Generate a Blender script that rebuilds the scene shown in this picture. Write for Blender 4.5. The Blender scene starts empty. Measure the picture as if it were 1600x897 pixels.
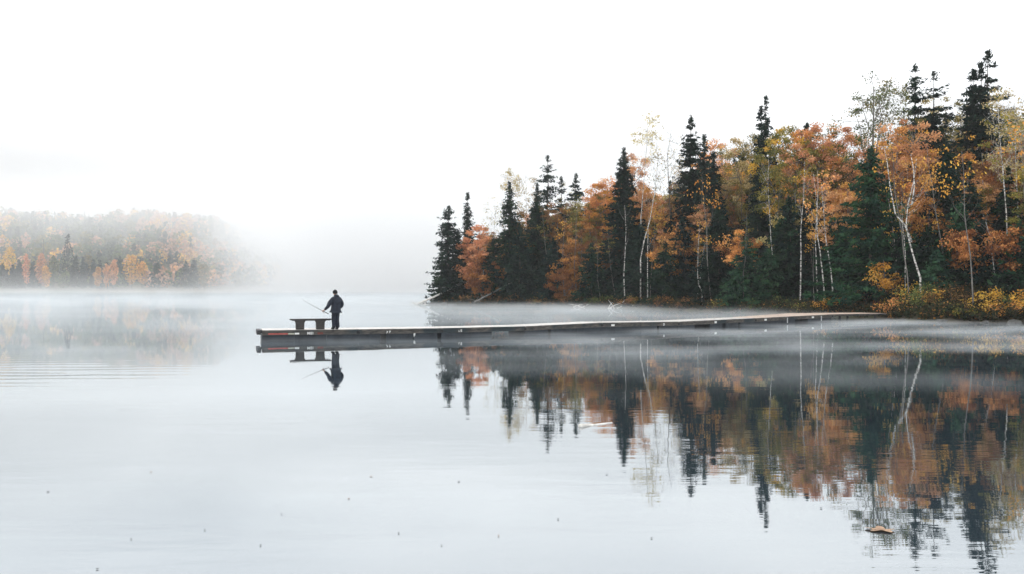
import bpy, bmesh, math, random
import numpy as np
from mathutils import Vector, Matrix

F = 1400.0          # focal length in photo pixels (photo is 1600 x 897)
CAM_Z = 2.42
HOR = 448.5
R = math.radians
rng = np.random.default_rng(7)
sc = bpy.context.scene
col = sc.collection

def at(px, py, D):
    return Vector(((px-800)/F*D, D, CAM_Z+(HOR-py)/F*D))

# ------------------------------------------------------------------ materials
def new_mat(name):
    m = bpy.data.materials.new(name); m.use_nodes = True
    nt = m.node_tree; nt.nodes.clear()
    out = nt.nodes.new('ShaderNodeOutputMaterial')
    return m, nt, out
def N(nt, t, **kw):
    n = nt.nodes.new(t)
    for k, v in kw.items():
        if k.startswith('_'): setattr(n, k[1:], v)
        else: n.inputs[k.replace('__', ' ')].default_value = v
    return n
def L(nt, a, b): nt.links.new(a, b)
def c4(c): return (c[0], c[1], c[2], 1)

def surf_mat(name, c1, c2, scale=4, rough=.8, stretch=(1,1,1), bump=.3, detail=6, spec=.3, contrast=(.35,.65), c3=None):
    m, nt, out = new_mat(name)
    tc = N(nt, 'ShaderNodeTexCoord'); mp = N(nt, 'ShaderNodeMapping'); mp.inputs['Scale'].default_value = stretch
    L(nt, tc.outputs['Object'], mp.inputs['Vector'])
    no = N(nt, 'ShaderNodeTexNoise', Scale=scale, Detail=detail, Roughness=.65)
    L(nt, mp.outputs[0], no.inputs['Vector'])
    cr = N(nt, 'ShaderNodeValToRGB'); e = cr.color_ramp.elements
    e[0].position, e[1].position = contrast; e[0].color = c4(c1); e[1].color = c4(c2)
    L(nt, no.outputs['Fac'], cr.inputs[0])
    colr = cr.outputs[0]
    if c3:
        n2 = N(nt, 'ShaderNodeTexNoise', Scale=scale*.23, Detail=3)
        L(nt, tc.outputs['Object'], n2.inputs['Vector'])
        mr = N(nt, 'ShaderNodeMapRange'); mr.inputs[1].default_value = .5; mr.inputs[2].default_value = .62
        L(nt, n2.outputs['Fac'], mr.inputs[0])
        mx = N(nt, 'ShaderNodeMix', _data_type='RGBA'); L(nt, mr.outputs[0], mx.inputs[0]); L(nt, colr, mx.inputs[6]); mx.inputs[7].default_value = c4(c3)
        colr = mx.outputs[2]
    p = N(nt, 'ShaderNodeBsdfPrincipled', Roughness=rough); p.inputs['Specular IOR Level'].default_value = spec
    L(nt, colr, p.inputs['Base Color'])
    if bump:
        b = N(nt, 'ShaderNodeBump', Strength=bump, Distance=.02); L(nt, no.outputs['Fac'], b.inputs['Height']); L(nt, b.outputs[0], p.inputs['Normal'])
    L(nt, p.outputs[0], out.inputs[0])
    return m

def foliage_mat(name):
    m, nt, out = new_mat(name)
    at_ = N(nt, 'ShaderNodeAttribute', _attribute_name='tint')
    oi = N(nt, 'ShaderNodeObjectInfo')
    hs = N(nt, 'ShaderNodeHueSaturation')
    mr = N(nt, 'ShaderNodeMapRange'); mr.inputs[3].default_value = .485; mr.inputs[4].default_value = .515
    L(nt, oi.outputs['Random'], mr.inputs[0]); L(nt, mr.outputs[0], hs.inputs['Hue'])
    mr2 = N(nt, 'ShaderNodeMapRange'); mr2.inputs[3].default_value = .8; mr2.inputs[4].default_value = 1.2
    mu = N(nt, 'ShaderNodeMath', _operation='MULTIPLY'); mu.inputs[1].default_value = 7.31
    fr = N(nt, 'ShaderNodeMath', _operation='FRACT')
    L(nt, oi.outputs['Random'], mu.inputs[0]); L(nt, mu.outputs[0], fr.inputs[0]); L(nt, fr.outputs[0], mr2.inputs[0]); L(nt, mr2.outputs[0], hs.inputs['Value'])
    L(nt, at_.outputs['Color'], hs.inputs['Color'])
    d = N(nt, 'ShaderNodeBsdfDiffuse'); t = N(nt, 'ShaderNodeBsdfTranslucent')
    L(nt, hs.outputs[0], d.inputs[0]); L(nt, hs.outputs[0], t.inputs[0])
    mx = N(nt, 'ShaderNodeMixShader'); mx.inputs[0].default_value = .3
    L(nt, d.outputs[0], mx.inputs[1]); L(nt, t.outputs[0], mx.inputs[2]); L(nt, mx.outputs[0], out.inputs[0])
    return m

M = {}
M['leaf'] = foliage_mat('foliage')
M['bark'] = surf_mat('dark_bark', (.035,.028,.024), (.10,.085,.07), 6, .9, (3,3,.6), .6)
M['greybark'] = surf_mat('grey_bark', (.08,.075,.07), (.22,.21,.19), 6, .9, (3,3,.6), .5)
M['birch'] = surf_mat('birch_bark', (.05,.045,.04), (.60,.58,.54), 3.0, .7, (1,1,2.6), .2, 4, .3, (.42,.54))
M['bleached'] = surf_mat('bleached_wood', (.42,.40,.37), (.75,.73,.69), 5, .8, (1,1,1), .3)
M['soil'] = surf_mat('forest_soil', (.025,.022,.016), (.075,.06,.035), 1.3, .95, bump=.8, c3=(.04,.045,.02))
M['hillsoil'] = surf_mat('hill_soil', (.09,.07,.04), (.16,.13,.07), .05, .95, bump=0, c3=(.06,.09,.05))
M['rock'] = surf_mat('shore_rock', (.03,.03,.029), (.10,.098,.09), 5, .8, bump=.7)
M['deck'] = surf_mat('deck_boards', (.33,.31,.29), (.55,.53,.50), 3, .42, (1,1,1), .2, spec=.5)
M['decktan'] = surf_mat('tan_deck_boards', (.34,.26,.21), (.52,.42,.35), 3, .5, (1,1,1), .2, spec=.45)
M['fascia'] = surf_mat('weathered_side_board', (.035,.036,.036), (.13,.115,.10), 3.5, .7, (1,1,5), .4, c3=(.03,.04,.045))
M['darkwood'] = surf_mat('dark_wet_wood', (.012,.013,.015), (.04,.04,.042), 5, .55, (1,1,3), .4)
M['float'] = surf_mat('dark_float_plastic', (.010,.014,.020), (.028,.036,.046), 2.5, .45, bump=.15)
M['white'] = surf_mat('white_paint', (.62,.62,.60), (.82,.82,.80), 9, .5, bump=.05)
M['red'] = surf_mat('faded_red_paint', (.30,.05,.045), (.50,.13,.11), 7, .6, bump=.05)
M['green'] = surf_mat('faded_green_paint', (.05,.10,.08), (.12,.2,.16), 7, .6, bump=.05)
M['cream'] = surf_mat('cream_paint', (.30,.34,.24), (.6,.6,.5), 14, .6, bump=.05)
M['rust'] = surf_mat('rust_stain', (.07,.03,.028), (.22,.07,.055), 12, .8, bump=.05)
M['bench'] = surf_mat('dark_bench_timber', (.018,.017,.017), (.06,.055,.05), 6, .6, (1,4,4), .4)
M['jacket'] = surf_mat('dark_navy_jacket', (.010,.013,.020), (.024,.030,.044), 9, .85, bump=.5)
M['trousers'] = surf_mat('navy_trousers', (.010,.012,.020), (.02,.025,.036), 12, .9, bump=.4)
M['boot'] = surf_mat('black_rubber', (.006,.006,.007), (.015,.015,.015), 8, .5, bump=.1)
M['skin'] = surf_mat('skin', (.38,.22,.16), (.46,.28,.2), 20, .55, bump=.05)
M['cap'] = surf_mat('black_knit', (.006,.006,.007), (.014,.014,.016), 40, .95, bump=.5)
M['rod'] = surf_mat('dark_rod', (.03,.03,.03), (.06,.06,.06), 20, .35, bump=0)
M['leafbrown'] = surf_mat('tan_dead_leaf', (.16,.10,.065), (.38,.25,.16), 14, .7, bump=.2)
M['metal'] = surf_mat('galvanised', (.35,.36,.37), (.6,.61,.62), 15, .4, bump=.05)
M['eye'] = surf_mat('eye_dark', (.02,.015,.01), (.05,.03,.02), 30, .2, bump=0)

# ------------------------------------------------------------------ tagging
def tag(o, label=None, cat=None, group=None, kind=None):
    if label: o['label'] = label
    if cat: o['category'] = cat
    if group: o['group'] = group
    if kind: o['kind'] = kind
    return o
def empty(name, loc, label, cat, group=None, rz=0):
    o = bpy.data.objects.new(name, None); o.empty_display_size = .3
    o.location = loc; o.rotation_euler = (0,0,rz); col.objects.link(o)
    return tag(o, label, cat, group)
def link(name, me, mat, parent=None, smooth=False):
    o = bpy.data.objects.new(name, me); col.objects.link(o)
    if mat and not me.materials: me.materials.append(mat)
    if parent: o.parent = parent
    if smooth: me.shade_smooth()
    return o

# ------------------------------------------------------------------ mesh buffers
class MB:
    def __init__(s): s.v=[]; s.f=[]
    def add(s, vs, fs):
        k=len(s.v); s.v += [tuple(v) for v in vs]; s.f += [tuple(i+k for i in f) for f in fs]
    def box(s, c, size, M3=None):
        hx,hy,hz=[a/2 for a in size]; c=Vector(c); vs=[]
        for x in (-hx,hx):
            for y in (-hy,hy):
                for z in (-hz,hz):
                    p=Vector((x,y,z)); p = M3@p if M3 else p
                    vs.append(c+p)
        s.add(vs, [(0,1,3,2),(4,6,7,5),(0,4,5,1),(2,3,7,6),(0,2,6,4),(1,5,7,3)])
    def hexa(s, a, b):   # a: 4 bottom pts, b: 4 top pts
        s.add(list(a)+list(b), [(3,2,1,0),(4,5,6,7),(0,1,5,4),(1,2,6,5),(2,3,7,6),(3,0,4,7)])
    def tube(s, pts, rad, n=6, cap=True):
        pts=[Vector(p) for p in pts]; k0=len(s.v); m=len(pts)
        for i,p in enumerate(pts):
            d=(pts[min(i+1,m-1)]-pts[max(i-1,0)])
            d = d.normalized() if d.length>1e-9 else Vector((0,0,1))
            a=d.cross(Vector((0.13,1,0.07))); a = a.normalized() if a.length>1e-3 else d.cross(Vector((1,0,0))).normalized()
            b=d.cross(a)
            for j in range(n):
                t=2*math.pi*j/n
                s.v.append(tuple(p+a*(math.cos(t)*rad[i])+b*(math.sin(t)*rad[i])))
        for i in range(m-1):
            for j in range(n):
                j2=(j+1)%n
                s.f.append((k0+i*n+j,k0+i*n+j2,k0+(i+1)*n+j2,k0+(i+1)*n+j))
        if cap:
            s.f.append(tuple(k0+j for j in range(n))[::-1]); s.f.append(tuple(k0+(m-1)*n+j for j in range(n)))
    def mesh(s, name):
        me=bpy.data.meshes.new(name); me.from_pydata(s.v,[],s.f); me.update(); return me
    def build(s, name, mat, parent=None, smooth=False): return link(name, s.mesh(name), mat, parent, smooth)

def leaf_mesh(name, C, U, V, tint):
    """kite-shaped leaf faces: centre, long half-axis, short half-axis, colour"""
    n=len(C); P=np.empty((n,4,3),np.float32)
    P[:,0]=C-U; P[:,1]=C+V-U*.15; P[:,2]=C+U; P[:,3]=C-V-U*.15
    me=bpy.data.meshes.new(name); me.vertices.add(4*n); me.vertices.foreach_set('co',P.ravel())
    me.loops.add(4*n); me.loops.foreach_set('vertex_index',np.arange(4*n,dtype=np.int32))
    me.polygons.add(n); me.polygons.foreach_set('loop_start',np.arange(0,4*n,4,dtype=np.int32))
    me.update(calc_edges=True); me.validate()
    a=me.color_attributes.new('tint','FLOAT_COLOR','POINT')
    T=np.ones((n,4,4),np.float32); T[:,:,:3]=tint[:,None,:]; a.data.foreach_set('color',T.ravel())
    me.materials.append(M['leaf'])
    return me
def unit(a): return a/np.maximum(np.linalg.norm(a,axis=-1,keepdims=True),1e-6)
def rand_uv(n, r, a, b, bias=None):
    u=r.normal(size=(n,3))
    if bias is not None: u=unit(u)+bias
    u=unit(u); w=unit(np.cross(u, r.normal(size=(n,3))))
    sa=(a*(.65+.7*r.random((n,1)))); sb=(b*(.65+.7*r.random((n,1))))
    return u*sa, w*sb

PAL = {
 'spruce': [(.017,.034,.027),(.024,.046,.034),(.013,.026,.024)],
 'fir':    [(.016,.038,.024),(.024,.052,.029),(.013,.028,.024)],
 'firgreen':[(.022,.060,.032),(.034,.080,.036),(.016,.042,.028)],
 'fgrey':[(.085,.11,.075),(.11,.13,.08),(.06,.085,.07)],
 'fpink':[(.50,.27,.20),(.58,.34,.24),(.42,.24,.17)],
 'firlight':[(.035,.085,.05),(.05,.11,.055),(.022,.05,.034)],
 'orange': [(.60,.30,.09),(.70,.37,.12),(.48,.21,.065)],
 'rust':   [(.30,.135,.05),(.42,.20,.06),(.22,.10,.045)],
 'salmon': [(.60,.31,.15),(.68,.38,.19),(.48,.225,.11)],
 'brown':  [(.25,.13,.06),(.34,.18,.07),(.18,.10,.05)],
 'amber':  [(.66,.36,.06),(.72,.44,.09),(.52,.26,.05)],
 'olive':  [(.20,.17,.045),(.30,.23,.06),(.13,.13,.04)],
 'yellow': [(.46,.37,.16),(.56,.46,.22),(.34,.27,.11)],
 'green':  [(.10,.13,.04),(.16,.18,.06),(.07,.10,.035)],
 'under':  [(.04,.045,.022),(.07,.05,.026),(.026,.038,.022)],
}
def tints(pal, n, r, cl=None):
    P=np.array(PAL[pal]); w=r.random((n,1))
    i = r.integers(0,3,n) if cl is None else (cl+ (r.random(n)<.25)*r.integers(0,3,n))%3
    t=P[i]*(.75+.5*w)*(1.0 if P[0,0]>.3 else .9)
    return t

# ------------------------------------------------------------------ trees
def conifer(name, H, Rb, seed, pal='spruce', z0=.08, power=.8, dens=1.0, gap=0, var=.25, leaf=.17, spire=0, droop=.35, sides=6, club=0):
    r=np.random.default_rng(seed); tr=MB()
    lean=r.normal(0,.012,2); tz=np.linspace(0,H,9)
    wob=r.normal(0,.05,(9,2)); wob[0]=0
    tr.tube([(lean[0]*z+wob[i,0]*.8, lean[1]*z+wob[i,1]*.8, z-.4*(i==0)) for i,z in enumerate(tz)], [max(.012*H*(1-z/H)**.85,.015) for z in tz], sides)
    C=[];D=[];S=[]
    z=H*z0; dz=.30/dens
    while z<H-.1:
        t=z/H
        prof=(1-t)**power
        if spire: prof*= (1-.55*max(0,min(1,(t-.45)/.25))) if spire>0 else 1
        if club and t>.9: prof=max(prof, .13)
        prof*=min(1,(t/z0)**.5*.55+.45) if t<z0*2 else 1
        if gap and r.random()<gap*(.4+.8*t): z+=dz*r.uniform(.5,1.7); continue
        nb=int(r.integers(4,8)) if t<.85 else int(r.integers(3,6))
        for k in range(nb):
            a=r.random()*6.283; Lb=Rb*prof*(1-var+var*2*r.random())+.22*min(1,(1-t)*7)
            if r.random()<.05: Lb*=1.25
            n=max(2,int(Lb/.20*dens)+1); s=(np.arange(n)+.6*r.random(n)+.3)/n
            up=.25*(t>.85)
            dz_=(up-droop*(.4+.6*(1-t)))*Lb*s + .16*Lb*s**2.2
            q=np.stack([np.cos(a)*Lb*s+lean[0]*z, np.sin(a)*Lb*s+lean[1]*z, z+dz_],1)
            q+=r.normal(0,.04+.03*s[:,None]*Lb,(n,3))*np.array([1,1,.6])
            C.append(q); D.append(np.tile([math.cos(a),math.sin(a),-.25],(n,1))); S.append(np.full(n,.6+.5*min(1,Lb)))
            if Lb>1.0 and k%3==0:
                tr.tube([(lean[0]*z,lean[1]*z,z),(math.cos(a)*Lb*.85+lean[0]*z,math.sin(a)*Lb*.85+lean[1]*z,z-droop*Lb*.5)],[.03,.008],3,False)
        z+=dz*(.7+.6*r.random())*(1-.35*t)
    # leader
    n=22; C.append(np.stack([r.normal(0,.05,n)+lean[0]*H,r.normal(0,.05,n)+lean[1]*H,H-r.random(n)*.9],1)); D.append(np.tile([0,0,1.],(n,1))); S.append(np.full(n,.7))
    C=np.concatenate(C); D=np.concatenate(D); S=np.concatenate(S)
    K=3; m=len(C)*K
    off=r.normal(0,.10,(m,3)); C2=np.repeat(C,K,0)+off*np.array([1,1,.7])
    D2=unit(np.repeat(D,K,0)+r.normal(0,.55,(m,3)))
    w=unit(np.cross(D2,r.normal(0,1,(m,3))+np.array([0,0,1.2])))
    sz=(leaf*np.repeat(S,K)*(.6+.8*r.random(m)))[:,None]
    cl=(np.floor(C2[:,2]*.8).astype(int)+np.floor(C2[:,0]*1.1).astype(int))%3
    return tr.mesh('trunk'), leaf_mesh('crown',C2.astype(np.float32),D2*sz*1.25,w*sz*.45,tints(pal,m,r,cl))

def broadleaf(name, H, Rc, seed, pal='orange', base=.35, ncl=95, per=105, leaf=.10, path=None, rt=None, clr=.62, bare=0, pal2=None, squash=1.0, limb=.42):
    """trunk and limbs + leaf clusters spread in an uneven egg-shaped crown"""
    r=np.random.default_rng(seed); tr=MB()
    if path is None:
        ph=r.random()*6.28; am=.02*H
        path=[(am*math.sin(ph+t*3)-am*math.sin(ph), am*math.cos(ph+t*2.3)-am*math.cos(ph), t*H*.93) for t in np.linspace(0,1,9)]
    P=np.array([tuple(p) for p in path],float); n=len(P); rt=rt or .011*H+.03
    Pz=P[:,2]; P0=P.copy(); P0[0,2]-=.4
    tr.tube(P0, [rt*(1-.86*(i/(n-1))) for i in range(n)], 7)
    def onp(z): return np.array([np.interp(z,Pz,P[:,0]),np.interp(z,Pz,P[:,1]),z])
    zb=H*base; zc=(H+zb)/2; hz=(H-zb)/2
    lobes=[(r.normal(0,.42,3),.5+.35*r.random()) for _ in range(7)]
    pts=[]
    tries=0
    while len(pts)<ncl and tries<ncl*30:
        tries+=1
        q=r.uniform(-1,1,3); d=np.linalg.norm(q)
        if d>1: continue
        k=.65+.35*(1-max(q[2],0))
        if math.hypot(q[0],q[1])>k: continue
        if d<.35 and r.random()<.6: continue
        if min(np.linalg.norm(q-l)/s for l,s in lobes)>1.05 and r.random()<.8: continue
        pts.append(q)
    Q=np.array(pts); ax=onp(zc)
    CC=np.stack([Q[:,0]*Rc,Q[:,1]*Rc,zc+Q[:,2]*hz],1)
    top=np.array([onp(min(max(z,0),Pz[-1])) for z in CC[:,2]])
    CC[:,:2]+=top[:,:2]
    # limbs: a dozen bigger ones, each cluster hangs on its own twig
    lim=[]
    for i in range(min(14,ncl)):
        c=CC[i]; dxy=np.linalg.norm(c[:2]-top[i,:2]); zs=max(H*.22,c[2]-dxy*1.1-.06*H); zs=min(zs,Pz[-1]*.97); s=onp(zs)
        mid=(s+c)/2+np.array([*( (c-s)[:2]*.12),-.03*H*r.random()]); lr=rt*limb*(1-.6*zs/H)
        q1=s*.6+mid*.4+r.normal(0,.06,3); q2=mid*.5+c*.5+r.normal(0,.1,3)
        tr.tube([s,q1,mid,q2,c],[lr,lr*.85,lr*.6,lr*.4,lr*.18],5,False); lim.append(np.array([q1,mid,q2,c]))
    LP=np.concatenate(lim)
    for i in range(14,len(CC)):
        c=CC[i]; j=np.argmin(np.linalg.norm(LP-c,axis=1)+np.maximum(0,LP[:,2]-c[2])*1.5); s=LP[j]; mid=(s+c)/2+r.normal(0,.12,3)
        tr.tube([s,mid,c],[rt*.10+.006,rt*.06+.005,.004],3,False)
        if bare:
            for k in range(3):
                e=c+r.normal(0,.5,3)+np.array([0,0,.5]); tr.tube([mid if k%2 else c,(mid+e)/2+r.normal(0,.08,3),e],[.014,.01,.004],3,False)
    cnt=(per*(.4+1.2*r.random(len(CC)))*(1-bare)).astype(int); tot=int(cnt.sum())
    idx=np.repeat(np.arange(len(CC)),cnt)
    sg=(clr*(.6+.7*r.random(len(CC))))[idx][:,None]
    off=unit(r.normal(size=(tot,3)))*(r.random((tot,1))**.55)*sg*np.array([1.15,1.15,.72*squash])
    C=CC[idx]+off
    U,V=rand_uv(tot,r,leaf,leaf*.62)
    cl=r.integers(0,3,len(CC))[idx]; T=tints(pal,tot,r,cl)
    if pal2:
        sel=(r.random(len(CC))<.35)[idx]; T[sel]=tints(pal2,int(sel.sum()),r)
    return tr.mesh('trunk'), leaf_mesh('crown',C.astype(np.float32),U,V,T)

SHORE = [(560,150),(640,136),(672,126),(700,122),(760,118),(880,110),(1000,99),(1150,84),(1300,71),(1380,66),(1440,62.5),(1600,60),(1750,58),(1900,57)]
def shoreD(px): return float(np.interp(px,[a for a,_ in SHORE],[b for _,b in SHORE]))
front=[((px-800)/F*D, D) for px,D in SHORE if px>=672]
POLY=np.array([(-11.5,132)]+front+[(80,60),(130,70),(150,150),(90,190),(30,178),(-2,156),(-10,142)])
def sdist(X,Y):
    """signed distance to the shoreline polygon, positive on land"""
    n=len(POLY); d=np.full(X.shape,1e9); inside=np.zeros(X.shape,bool)
    for i in range(n):
        ax,ay=POLY[i]; bx,by=POLY[(i+1)%n]; ex,ey=bx-ax,by-ay
        t=np.clip(((X-ax)*ex+(Y-ay)*ey)/(ex*ex+ey*ey),0,1)
        d=np.minimum(d,np.hypot(X-ax-t*ex,Y-ay-t*ey))
        c=((ay>Y)!=(by>Y)); 
        with np.errstate(divide='ignore',invalid='ignore'): xi=(bx-ax)*(Y-ay)/(by-ay+1e-12)+ax
        inside^= c&(X<xi)
    return np.where(inside,d,-d)
def hland(X,Y):
    s=sdist(X,Y)+ .5*np.sin(X*.9+Y*.4)+.35*np.sin(X*2.1-Y*1.3)
    return np.interp(s,[-6,-1,0,1,4,12,30,60],[-1.6,-.35,-.02,.28,.7,1.5,3.2,5.0])+ .10*np.sin(X*1.7)*np.cos(Y*1.9)*(s>1)
def gz(x,y): return float(hland(np.array([x]),np.array([y]))[0])

# ------------------------------------------------------------------ setting: lake, land, hill
def grid_mesh(name, x0,x1,y0,y1,st,fn):
    xs=np.arange(x0,x1+st,st); ys=np.arange(y0,y1+st,st); X,Y=np.meshgrid(xs,ys); Z=fn(X,Y)
    V=np.stack([X,Y,Z],-1).reshape(-1,3); nx=len(xs); ny=len(ys)
    i=np.arange((nx-1)*(ny-1)); a=(i//(nx-1))*nx+i%(nx-1)
    Fc=np.stack([a,a+1,a+nx+1,a+nx],1)
    me=bpy.data.meshes.new(name); me.from_pydata(V.tolist(),[],Fc.tolist()); me.update(); me.shade_smooth(); return me

def build_water():
    me=bpy.data.meshes.new('lake_water')
    me.from_pydata([(-2200,-300,0),(2200,-300,0),(2200,2600,0),(-2200,2600,0)],[],[(0,1,2,3)]); me.update()
    m,nt,out=new_mat('lake_water')
    ge=N(nt,'ShaderNodeNewGeometry')
    def noise(scale, st, detail=2, rough=.5):
        mp=N(nt,'ShaderNodeMapping'); mp.inputs['Scale'].default_value=st; L(nt,ge.outputs['Position'],mp.inputs['Vector'])
        n=N(nt,'ShaderNodeTexNoise',Scale=scale,Detail=detail,Roughness=rough); L(nt,mp.outputs[0],n.inputs['Vector']); return n.outputs['Fac']
    def math_(op,a,b=None,c=None):
        n=N(nt,'ShaderNodeMath',_operation=op)
        for i,v in enumerate((a,b,c)):
            if v is None: continue
            if hasattr(v,'is_linked'): L(nt,v,n.inputs[i])
            else: n.inputs[i].default_value=v
        return n.outputs[0]
    def mrange(v,a,b,c,d,sm=True):
        n=N(nt,'ShaderNodeMapRange'); n.interpolation_type='SMOOTHSTEP' if sm else 'LINEAR'
        for i,q in zip((1,2,3,4),(a,b,c,d)): n.inputs[i].default_value=q
        L(nt,v,n.inputs[0]); return n.outputs[0]
    sep=N(nt,'ShaderNodeSeparateXYZ'); L(nt,ge.outputs['Position'],sep.inputs[0]); X,Y=sep.outputs[0],sep.outputs[1]
    # breeze patches: large-scale mask
    patch=mrange(noise(.10,(.6,2.2,1),3,.55),.42,.62,.25,1)
    fine=noise(2.6,(.22,1,1),3,.6)
    mid=noise(.8,(.45,1,1),2,.5)
    near=mrange(Y,9,34,1,.22)          # calmer towards the misty far side
    h=math_('ADD',math_('MULTIPLY',fine,WAT[0]),math_('MULTIPLY',mid,WAT[1]))
    h=math_('MULTIPLY',math_('MULTIPLY',h,patch),near)
    # train of small waves spreading in from the left
    wv=N(nt,'ShaderNodeTexWave',Scale=.36,Distortion=4.5,Detail=2.0); wv.bands_direction='Y'
    mp=N(nt,'ShaderNodeMapping'); mp.inputs['Rotation'].default_value=(0,0,R(-3)); L(nt,ge.outputs['Position'],mp.inputs['Vector']); L(nt,mp.outputs[0],wv.inputs['Vector'])
    wv.inputs['Detail Scale'].default_value=.5
    mk=math_('MULTIPLY',math_('MULTIPLY',mrange(X,-15,-6,1,0),mrange(noise(.35,(.3,1.6,1),2,.5),.38,.62,.15,1)),math_('MULTIPLY',mrange(Y,17,22,0,1),mrange(Y,23.5,32,1,0)))
    h=math_('ADD',h,math_('MULTIPLY',math_('MULTIPLY',wv.outputs['Fac'],mk),WAT[2]))
    b=N(nt,'ShaderNodeBump',Strength=1.0,Distance=1.0); L(nt,h,b.inputs['Height'])
    g=N(nt,'ShaderNodeBsdfGlossy',Roughness=.020); g.inputs['Color'].default_value=(.91,.95,.975,1); L(nt,b.outputs[0],g.inputs['Normal'])
    d=N(nt,'ShaderNodeBsdfDiffuse'); d.inputs[0].default_value=(.022,.034,.044,1)
    fr=N(nt,'ShaderNodeFresnel',IOR=1.33)
    fac=mrange(fr.outputs[0],.12,.5,WAT[3],.83,False)
    mx=N(nt,'ShaderNodeMixShader'); L(nt,fac,mx.inputs[0]); L(nt,d.outputs[0],mx.inputs[1]); L(nt,g.outputs[0],mx.inputs[2]); L(nt,mx.outputs[0],out.inputs[0])
    tag(link('lake_water',me,m),kind='structure')
WAT=(.0028,.0032,.0055,.32)
build_water()
tag(link('lake_bed',grid_mesh('lake_bed',-700,700,-60,1000,100,lambda X,Y:X*0-3.0),M['soil']),kind='structure')
tag(link('peninsula_ground',grid_mesh('peninsula_ground',-24,158,50,198,1.0,hland),M['soil']),kind='structure')

def hhill(X,Y):
    s=np.clip((Y-(462+.04*(X+280)))/190,0,1); e=np.clip((-138-.08*(Y-460)-X)/62,0,1)**.5*np.clip((X+640)/120,0,1)
    sm=s*s*(3-2*s)
    ridge=40+3*np.sin(X*.05+1.2)+2*np.sin(X*.11)+np.clip((-X-190)/100,0,1)*4-np.clip((X+235)/90,0,1)*10
    return -1.5+ (1.5+1.0+ridge*sm)*np.minimum(1,e*1.0)*np.clip((Y-440)/25,0,1)
tag(link('far_hill',grid_mesh('far_hill',-660,-110,440,900,10,hhill),M['hillsoil']),kind='structure')

# ------------------------------------------------------------------ near forest
TREES=0
def plant(kind, px, D, build, label, cat, group=None):
    x=(px-800)/F*D; y=D; z=gz(x,y)
    e=empty(kind,(x,y,z),label,cat,group)
    tm,cm=build
    return e
def H_for(px, top, D):
    x=(px-800)/F*D
    return (HOR-top)/F*D+CAM_Z-gz(x,D)
def put(kind, px, top, off, make, bark, label, cat, group=None):
    D=shoreD(px)+off; x=(px-800)/F*D; z=gz(x,D); H=(HOR-top)/F*D+CAM_Z-z
    tm,cm=make(H,D)
    e=empty(kind,(x,D,z),label,cat,group)
    link('trunk',tm,M[bark],e,True); link('crown',cm,None,e)
    return e
def con(px,top,off,Rb,label,pal='spruce',kind='spruce_tree',cat='spruce tree',**k):
    put(kind,px,top,off,lambda H,D:conifer('c',H,Rb,int(px*7+top),pal,**k),'bark',label,cat,k.pop('group',None) if 'group' in k else None)
def dec(px,top,off,Rc,label,pal='orange',kind='maple_tree',cat='autumn tree',bark='greybark',**k):
    put(kind,px,top,off,lambda H,D:broadleaf('d',H,Rc,int(px*5+top),pal,**k),bark,label,cat)

# spruces and firs standing out, left to right
con(699,322,3,2.3,'dark knobbly spruce at the very tip of the wooded point',var=.45,gap=.10,power=.55,club=1,z0=.03)
con(716,362,5,2.2,'short round-shouldered fir tucked behind the spruce at the tip','fir','fir_tree','fir tree',power=.55,z0=.04)
con(732,301,10,1.5,'narrow pointed spruce rising above the salmon tree near the tip',power=.9,gap=.05)
con(797,284,9,3.6,'steep dark spire in front of the pale yellow birch top','fir','fir_tree','fir tree',power=1.0,z0=.04)
con(838,286,16,2.8,'small pointed spruce just left of the ragged bare-armed spruce',power=1.0)
con(855,242,20,2.6,'ragged open spruce with bare gaps, tallest left of the orange crown',gap=.30,var=.6,power=.65,dens=.9,leaf=.15)
con(875,276,18,1.3,'very thin spruce top right of the ragged open spruce',gap=.3,var=.5,power=.6)
con(897,272,17,2.6,'bushy dark spruce with drooping arms left of the bright orange crown',gap=.28,var=.5,power=.7)
con(838,318,9,3.0,'dark fir with a blunt top below the ragged spruce','fir','fir_tree','fir tree',power=.6,z0=.04)
con(975,230,9,4.1,'tall black spruce with a wide skirt right of the orange crown',power=1.0,z0=.03,dens=1.15)
con(1079,181,15,2.9,'tall layered spruce right of the two thin leafless birches',gap=.14,var=.4,power=.75,dens=1.1)
con(1100,211,14,1.5,'slim spruce close beside the tall layered spruce',power=.55,gap=.04)
con(1114,236,11,1.7,'smooth narrow dark spruce in front of an orange crown',power=.6)
con(1186,166,14,1.0,'shorter twin of the two thin spruce spires above the olive crown',gap=.25,var=.5,power=.5)
con(1198,150,13,3.0,'taller twin of the two thin spruce spires above the olive crown',gap=.15,var=.45,power=1.25)
con(1262,193,15,1.9,'dark narrow spruce between the olive and the salmon crowns',power=.6,gap=.08)
con(1360,230,4.5,5.0,'broad fir with sweeping green boughs behind the birch clumps','firgreen','fir_tree','fir tree',power=1.0,z0=.08,droop=.2,dens=1.1)
con(1430,100,24,2.3,'tall gappy spruce with knobbly top above the salmon crown',gap=.32,var=.5,power=.6,leaf=.16)
con(1458,110,24,3.0,'open windswept spruce right next to the knobbly topped spruce',gap=.40,var=.6,power=.6,leaf=.15)
con(1474,228,10,2.8,'dark cone-shaped fir right of the forked white birch','fir','fir_tree','fir tree',power=.95)
con(1517,107,20,2.0,'smooth slender spruce, lowest of the three tallest spires',power=.55,gap=.05)
con(1530,95,20,2.0,'middle one of the three tallest spruce spires',power=.6,gap=.12)
con(1543,80,20,3.9,'tallest spruce of the whole wood with ragged side arms',gap=.26,var=.5,power=.72,leaf=.16)
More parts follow.
